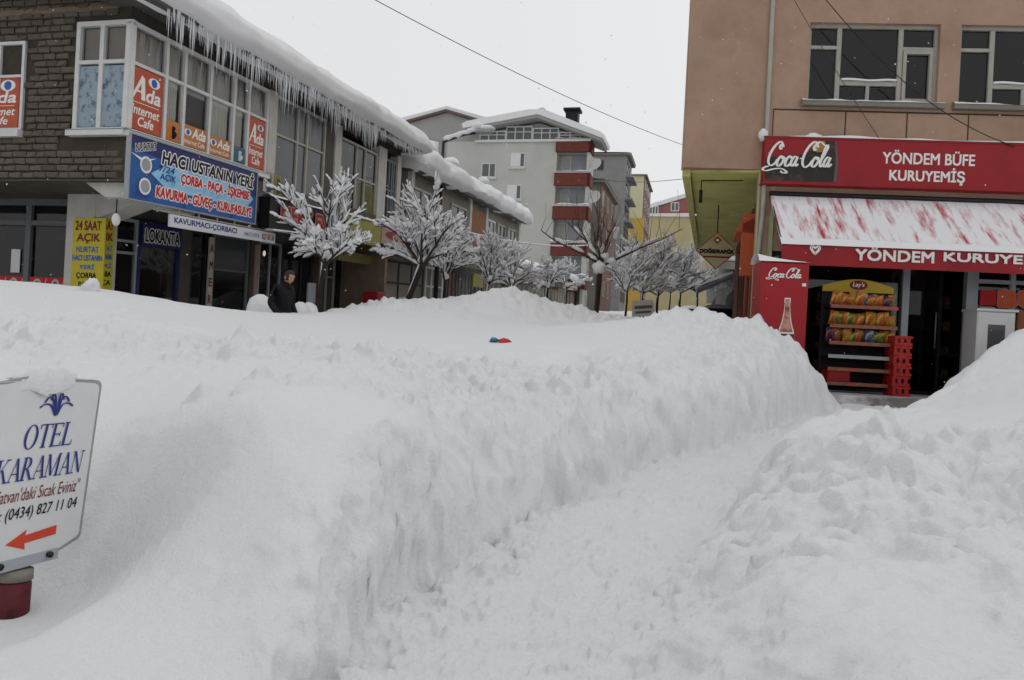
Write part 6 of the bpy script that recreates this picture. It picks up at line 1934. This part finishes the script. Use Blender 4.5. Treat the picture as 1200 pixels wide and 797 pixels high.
sit_nodes = {
    'pelvis': ((0, 0, .52), (.17, .14)), 'waist': ((.06, 0, .72), (.15, .12)), 'chest': ((.19, 0, .92), (.17, .13)), 'neckbase': ((.30, 0, 1.02), .08), 'neck': ((.35, 0, 1.06), .055),
    'shL': ((.20, .18, 1.0), .072), 'elL': ((.30, .24, .78), .058), 'wrL': ((.50, .12, .76), .045), 'hdL': ((.58, .07, .77), .035),
    'shR': ((.20, -.18, 1.0), .072), 'elR': ((.30, -.24, .78), .058), 'wrR': ((.50, -.12, .76), .045), 'hdR': ((.58, -.07, .77), .035),
    'hipL': ((.05, .10, .50), .10), 'knL': ((.46, .12, .50), .07), 'anL': ((.44, .12, .1), .05), 'toL': ((.58, .12, .04), .04),
    'hipR': ((.05, -.10, .50), .10), 'knR': ((.46, -.12, .50), .07), 'anR': ((.44, -.12, .1), .05), 'toR': ((.58, -.12, .04), .04)}
sit_edges = [('pelvis', 'waist'), ('waist', 'chest'), ('chest', 'neckbase'), ('neckbase', 'neck'), ('chest', 'shL'), ('shL', 'elL'), ('elL', 'wrL'), ('wrL', 'hdL'), ('chest', 'shR'), ('shR', 'elR'), ('elR', 'wrR'), ('wrR', 'hdR'),
             ('pelvis', 'hipL'), ('hipL', 'knL'), ('knL', 'anL'), ('anL', 'toL'), ('pelvis', 'hipR'), ('hipR', 'knR'), ('knR', 'anR'), ('anR', 'toR')]
s_, _h = LF.pix(193, 335, -REC - .75)
sp = LF(s_, -REC - .75, -.02)
person(tuple(sp + Vector((0, 0, .02))), math.radians(-4), sit_nodes, sit_edges, (.43, 0, 1.12), math.radians(24), 'green_coat', 'seated person in a green top behind the LOKANTA window', low=.62)
t = thing('dining_chair', sp, 'dark chair of the seated person behind the LOKANTA window', 'chair')
cfm = Frame(sp, math.radians(94))
MB().box(cfm, -.22, .22, -.2, .2, .36, .40).build('seat', 'wood_brown', t)
MB().box(cfm, -.25, -.22, -.2, .2, .40, .85).build('backrest', 'wood_brown', t)
for a in (-.2, .2):
    for b in (-.17, .17): MB().box(cfm, a - .02, a + .02, b - .02, b + .02, -.28, .36).build('leg', 'wood_brown', t)

# ------------------------------------------------------------------ hotel sign, close by
HA = math.atan2(.37, .93)
hp = at(17, 716, 3.42)
hz0 = SIGN_P.z
hbase = Vector((hp.x, hp.y, hz0))
HF0 = Frame(Vector((hp.x, hp.y, 0)), HA)
TL = math.tan(math.radians(3.5))
zb_ = at(88, 634, 3.70).z; zt_ = at(108, 446, 3.70).z
def HF(s, d, h): return HF0(s + TL * (h - hz0), d, h)
t = thing('hotel_sign', hbase, 'white hotel name board on a maroon post in the snow at the left', 'sign')
# board outline: rounded, slightly arched top
def outline(g):
    P = []
    W_, r = .315 - g, .032
    zb, zt = zb_ + g - .02, zt_ - g
    def arc(cx, cz, a0, a1): return [(cx + r * math.cos(math.radians(a0 + (a1 - a0) * k / 6)), cz + r * math.sin(math.radians(a0 + (a1 - a0) * k / 6))) for k in range(7)]
    P += arc(W_ - r - .03, zb + r + .03, -80, 0) + arc(W_ - r, zt - r, 0, 84)
    P += [(W_ * .5 - W_ * k / 6, zt + .03 * math.sin(math.pi * (k + 1) / 8)) for k in range(7)]
    P += arc(-W_ + r, zt - r, 96, 180) + arc(-W_ + r + .03, zb + r + .03, 180, 260)
    P += [(-.12, zb - .02), (.0, zb - .035), (.12, zb - .02)]
    return P
MB().prism(HF, outline(0), -.035, .012).build('rim', 'board_edge', t)
MB().prism(HF, outline(.014), .012, .0145).build('panel', 'board_white', t)
bw = lambda f: -.335 + .67 * f
bz = lambda f: zb_ + (zt_ - zb_) * f
D_ = .0175
def hl(txt, x0, x1, z0, z1, m, bold=0.0, shear=.2, stretch=None):
    return lettering(txt, HF, bw(x0), bw(x1), D_, bz(z0), bz(z1), m, t, bold, shear)
def pix_h(u, v):
    r = ray(u, v); n = HF0.dn
    k = ((HF0.o - EYE).dot(n)) / r.dot(n)
    p = EYE + r * k
    s = (Vector((p.x, p.y, 0)) - HF0.o).dot(HF0.ds)
    return s - TL * (p.z - hz0), p.z
def hline(txt, u0, v0, u1, v1, m, bold=.0, shear=.2, hgt=None):
    """baseline from (u0, v0) to (u1, v1) in the photograph"""
    a, za = pix_h(u0, v0); b, zb2 = pix_h(u1, v1)
    z = (za + zb2) / 2
    return lettering(txt, HF, a, b, D_, z, z + hgt, m, t, bold, shear)
TK, TN = .15, .05
GL = {
    'O': (.86, [('A', .42, .5, .40, .52, 0, 360)]),
    'T': (.78, [('L', .38, 0, .38, 1, TK), ('H', .02, .74, .97), ('H', .22, .54, .02), ('L', .03, .8, .03, .97, TN), ('L', .73, .8, .73, .97, TN)]),
    'E': (.72, [('L', .14, 0, .14, 1, TK), ('H', .0, .62, .97), ('H', .14, .5, .52), ('H', .0, .66, .02), ('L', .62, .8, .62, .97, TN), ('L', .66, .02, .66, .2, TN), ('L', .5, .42, .5, .62, TN)]),
    'L': (.68, [('L', .14, 0, .14, 1, TK), ('H', .0, .30, .98), ('H', .0, .64, .02), ('L', .64, .02, .64, .22, TN)]),
    'K': (.84, [('L', .14, 0, .14, 1, TK), ('L', .18, .42, .66, 1, TN), ('L', .36, .58, .70, 0, TK), ('H', .0, .3, .02), ('H', .0, .3, .98), ('H', .52, .8, .98), ('H', .56, .86, .02)]),
    'A': (.82, [('L', .08, 0, .40, 1, TN), ('L', .40, 1, .70, 0, TK), ('H', .2, .58, .33), ('H', .0, .22, .02), ('H', .54, .84, .02)]),
    'R': (.82, [('L', .14, 0, .14, 1, TK), ('A', .26, .74, .32, .26, -90, 90), ('H', .0, .3, .98), ('H', .14, .3, .49), ('L', .36, .48, .70, 0, TK), ('H', .0, .3, .02), ('H', .6, .86, .02)]),
    'M': (1.04, [('L', .12, 0, .12, 1, TN), ('L', .14, 1, .48, .04, TK), ('L', .48, .04, .84, 1, TN), ('L', .86, 0, .86, 1, TK), ('H', .0, .26, .02), ('H', .70, 1.0, .02), ('H', .0, .2, .98), ('H', .8, 1.0, .98)]),
    'N': (.86, [('L', .12, 0, .12, 1, TN), ('L', .14, 1, .68, 0, TK), ('L', .70, .0, .70, 1, TN), ('H', .0, .26, .02), ('H', .0, .2, .98), ('H', .58, .84, .98)])}
def serif_line(txt, u0, v0, u1, v1, hgt, m, sh=.2):
    a, za = pix_h(u0, v0); b, zb2 = pix_h(u1, v1)
    z = (za + zb2) / 2
    tot = sum(GL[c_][0] for c_ in txt)
    kx = (b - a) / tot
    mb = MB()
    x0 = 0
    q = [0]
    def pt(x, y): return HF(a + (x0 + x) * kx + sh * y * hgt * .8 - .01, D_ + .00012 * q[0], z + y * hgt)
    for c_ in txt:
        for g in GL[c_][1]:
            q[0] = (q[0] + 1) % 24
            if g[0] == 'L':
                _, xa, ya, xb_, yb, w_ = g
                mb.add([pt(xa - w_ / 2, ya), pt(xa + w_ / 2, ya), pt(xb_ + w_ / 2, yb), pt(xb_ - w_ / 2, yb)], [(0, 1, 2, 3)])
            elif g[0] == 'H':
                _, xa, xb_, ya = g
                mb.add([pt(xa, ya - .025), pt(xb_, ya - .025), pt(xb_, ya + .025), pt(xa, ya + .025)], [(0, 1, 2, 3)])
            else:
                _, cx_, cy_, rx, ry, a0_, a1_ = g
                V, n_ = [], 22
                for k in range(n_ + 1):
                    th = math.radians(a0_ + (a1_ - a0_) * k / n_)
                    V += [pt(cx_ + rx * math.cos(th), cy_ + ry * math.sin(th)), pt(cx_ + (rx - TK) * math.cos(th), cy_ + (ry - .045) * math.sin(th))]
                mb.add(V, [(2 * k, 2 * k + 1, 2 * k + 3, 2 * k + 2) for k in range(n_)])
        x0 += GL[c_][0]
    return mb.build('lettering', m, t)
serif_line('OTEL', 24, 527, 82, 520, .105, 'text_navy')
serif_line('KARAMAN', -9, 568, 93, 552, .10, 'text_navy')
hline("''Tatvan'daki Sıcak Eviniz''", -14, 592, 90, 575, 'text_dark_red', .0, .28, .058)
hline('TEL: (0434) 827 11 04', -26, 620, 86, 597, 'text_black', .004, .2, .062)
a, za = pix_h(4, 634); b, zb2 = pix_h(63, 618)
mb = MB()
za = (za + zb2) / 2 - .01
mb.prism(HF, [(a, za - .012), (a + .09, za - .05), (a + .085, za - .022), (b, za - .012), (b, za + .028), (a + .085, za + .012), (a + .09, za + .035)], .0146, .0175)
mb.build('arrow', 'arrow_red', t)
pa_, pz2 = pix_h(62, 487)
mb = MB()
for sg in (-1, 1):
    for k, (dx, dz) in enumerate(((.075, .055), (.055, .085), (.028, .098))):
        ribbon(mb, HF, [(pa_ + sg * .003, pz2), (pa_ + sg * dx * .35, pz2 + dz * .85), (pa_ + sg * dx * .75, pz2 + dz), (pa_ + sg * dx * 1.1, pz2 + dz * .72)], (.0055, .0025, .3), D_ + .0006 * k + (.002 if sg > 0 else 0))
mb.build('palm_emblem', 'text_navy', t)
# post: maroon stump, pale collar and bracket
MB().tube([HF(0, -.03, hz0 - .3), HF(0, -.03, hz0 + .03), HF(0, -.03, hz0 + .14), HF(0, -.03, hz0 + .155)], [.075, .075, .072, .06], 18).build('post', 'maroon', t)
MB().tube([HF(0, -.03, hz0 + .155), HF(0, -.03, hz0 + .20)], [.076, .074], 18).build('collar', 'concrete', t)
mb = MB(); mb.tube([HF(0, -.03, hz0 + .20), HF(0, -.06, zb_ - .06), HF(0, -.10, zb_ + .05), HF(0, -.10, zt_ - .1)], [.05, .05, .04, .04], 14)
mb.extr(HF, [(-.08, zb_ - .07), (.02, zb_ - .05), (.012, zb_ + .02), (-.08, zb_ + .02)], -.16, .17); mb.build('bracket', 'cloth_grey', t)
for s in (-.11, .12): MB().tube([HF(s, .02, zb_ - .02), HF(s, .035, zb_ - .02)], .014, 10).build('bolt', 'dark_metal', t)
mb = MB()
sc_ = pix_h(58, 445)[0]
def cap(pq, q):
    s = sc_ - .17 + .32 * pq
    e = math.sin(math.pi * pq) ** .5
    nz = 1 + .35 * mnoise.noise(Vector((pq * 6, q * 2, 3))) + .15 * mnoise.noise(Vector((pq * 17, q * 5, 8)))
    a_ = math.pi * (q * 1.25 - .12)                      # wraps over the top edge, lower in front
    R1 = .058 * e * nz
    dz = math.sin(a_) * R1 * .9 - (max(0, q - .55) * .10 * e * nz)
    return HF(s, -math.cos(a_) * R1 * .75 - .01, zt_ + .012 + dz)
mb.grid(cap, 40, 22)
mb.grid(lambda x, q: HF(-.30 + .6 * x, -.035 + .05 * q, zt_ + .004 + .016 * math.sin(math.pi * q) * (.6 + .6 * mnoise.noise(Vector((x * 9, q, 2))))), 40, 4)
mb.build('snow_cap', 'snow', t)

# ------------------------------------------------------------------ small things on the snow
def ray_ground(u, v, y0=2.0, y1=30.0):
    ys = np.linspace(y0, y1, 500)
    P = np.array([at(u, v, y)[:] for y in ys])
    z = terrain(P[:, 0], P[:, 1])[0]
    k = np.argmax(P[:, 2] < z)
    return Vector((P[k, 0], P[k, 1], z[k]))
p = ray_ground(585, 402)
t = thing('litter_packet', p, 'crumpled red and blue packet lying on the snow bank', 'litter')
def crumple(sx, sy, sz, seed, m, c, nm):
    mb = MB(); mb.blob(c, sx, sy, sz, seed, .5, 8, 6, 0, 2.5); mb.build(nm, m, t)
crumple(.075, .05, .03, 2, 'litter_red', p + Vector((.05, 0, .02)), 'red_half'); crumple(.06, .045, .028, 5, 'litter_blue', p + Vector((-.06, .01, .025)), 'blue_half')
q = ray_ground(107, 341)
mb = MB(); mb.blob(q + Vector((0, 0, .03)), .11, .11, .14, 3, .35, 18, 12)
tag(mb.build('snow_lump', 'snow', origin=q), 'knob of snow sticking up before the yellow column sign', 'snow lump')
for (u, v, d, r, lab) in ((305, 357, 14.6, .24, 'round snow hump left of the walking man'), (352, 362, 15.2, .17, 'round snow hump just right of the walking man'), (362, 363, 15.4, .18, 'round snow hump before the first tree')):
    q = at(u, v, d)
    gz = ground_z(q.x, q.y)
    mb = MB()
    mb.tube([Vector((q.x, q.y, gz - .1)), Vector((q.x, q.y, q.z - r * .2)), Vector((q.x, q.y, q.z + r * .45)), Vector((q.x, q.y, q.z + r * .8))], [r * 1.15, r, r * .8, r * .25], 14)
    tag(mb.build('snow_hump', 'roof_snow', origin=(q.x, q.y, gz)), lab, 'snow hump')

# ------------------------------------------------------------------ falling flakes and haze
rd = random.Random(99)
fl = MB()
for k in range(520):
    Y = 4.5 + 9 * rd.random() ** .8
    p = at(rd.uniform(-150, 1350), rd.uniform(-60, 560), Y)
    if p.z < ground_z(p.x, p.y) + .1 if k < 0 else False: continue
    r = .0035 + .004 * rd.random()
    V = [p + Vector(q) * r for q in ((1, 0, 0), (-1, 0, 0), (0, 1, 0), (0, -1, 0), (0, 0, 1), (0, 0, -1))]
    fl.add(V, [(0, 2, 4), (2, 1, 4), (1, 3, 4), (3, 0, 4), (2, 0, 5), (1, 2, 5), (3, 1, 5), (0, 3, 5)])
tag(fl.build('falling_snow', 'tree_snow'), 'fine snowflakes falling in the air', kind='stuff')
hm_ = bpy.data.materials.new('haze')
hm_.use_nodes = True
hm_.node_tree.nodes.clear()
ho = hm_.node_tree.nodes.new('ShaderNodeOutputMaterial')
hv = hm_.node_tree.nodes.new('ShaderNodeVolumePrincipled')
hv.inputs['Color'].default_value = (.92, .93, .95, 1)
hv.inputs['Density'].default_value = .0042
hm_.node_tree.links.new(hv.outputs[0], ho.inputs['Volume'])
MATS['haze'] = hm_
hb = MB(); hb.box(IDF, -905, 905, -905, 1505, -1.6, 42)
tag(hb.build('haze', 'haze'), 'thin snowy haze in the air over the street', kind='stuff')
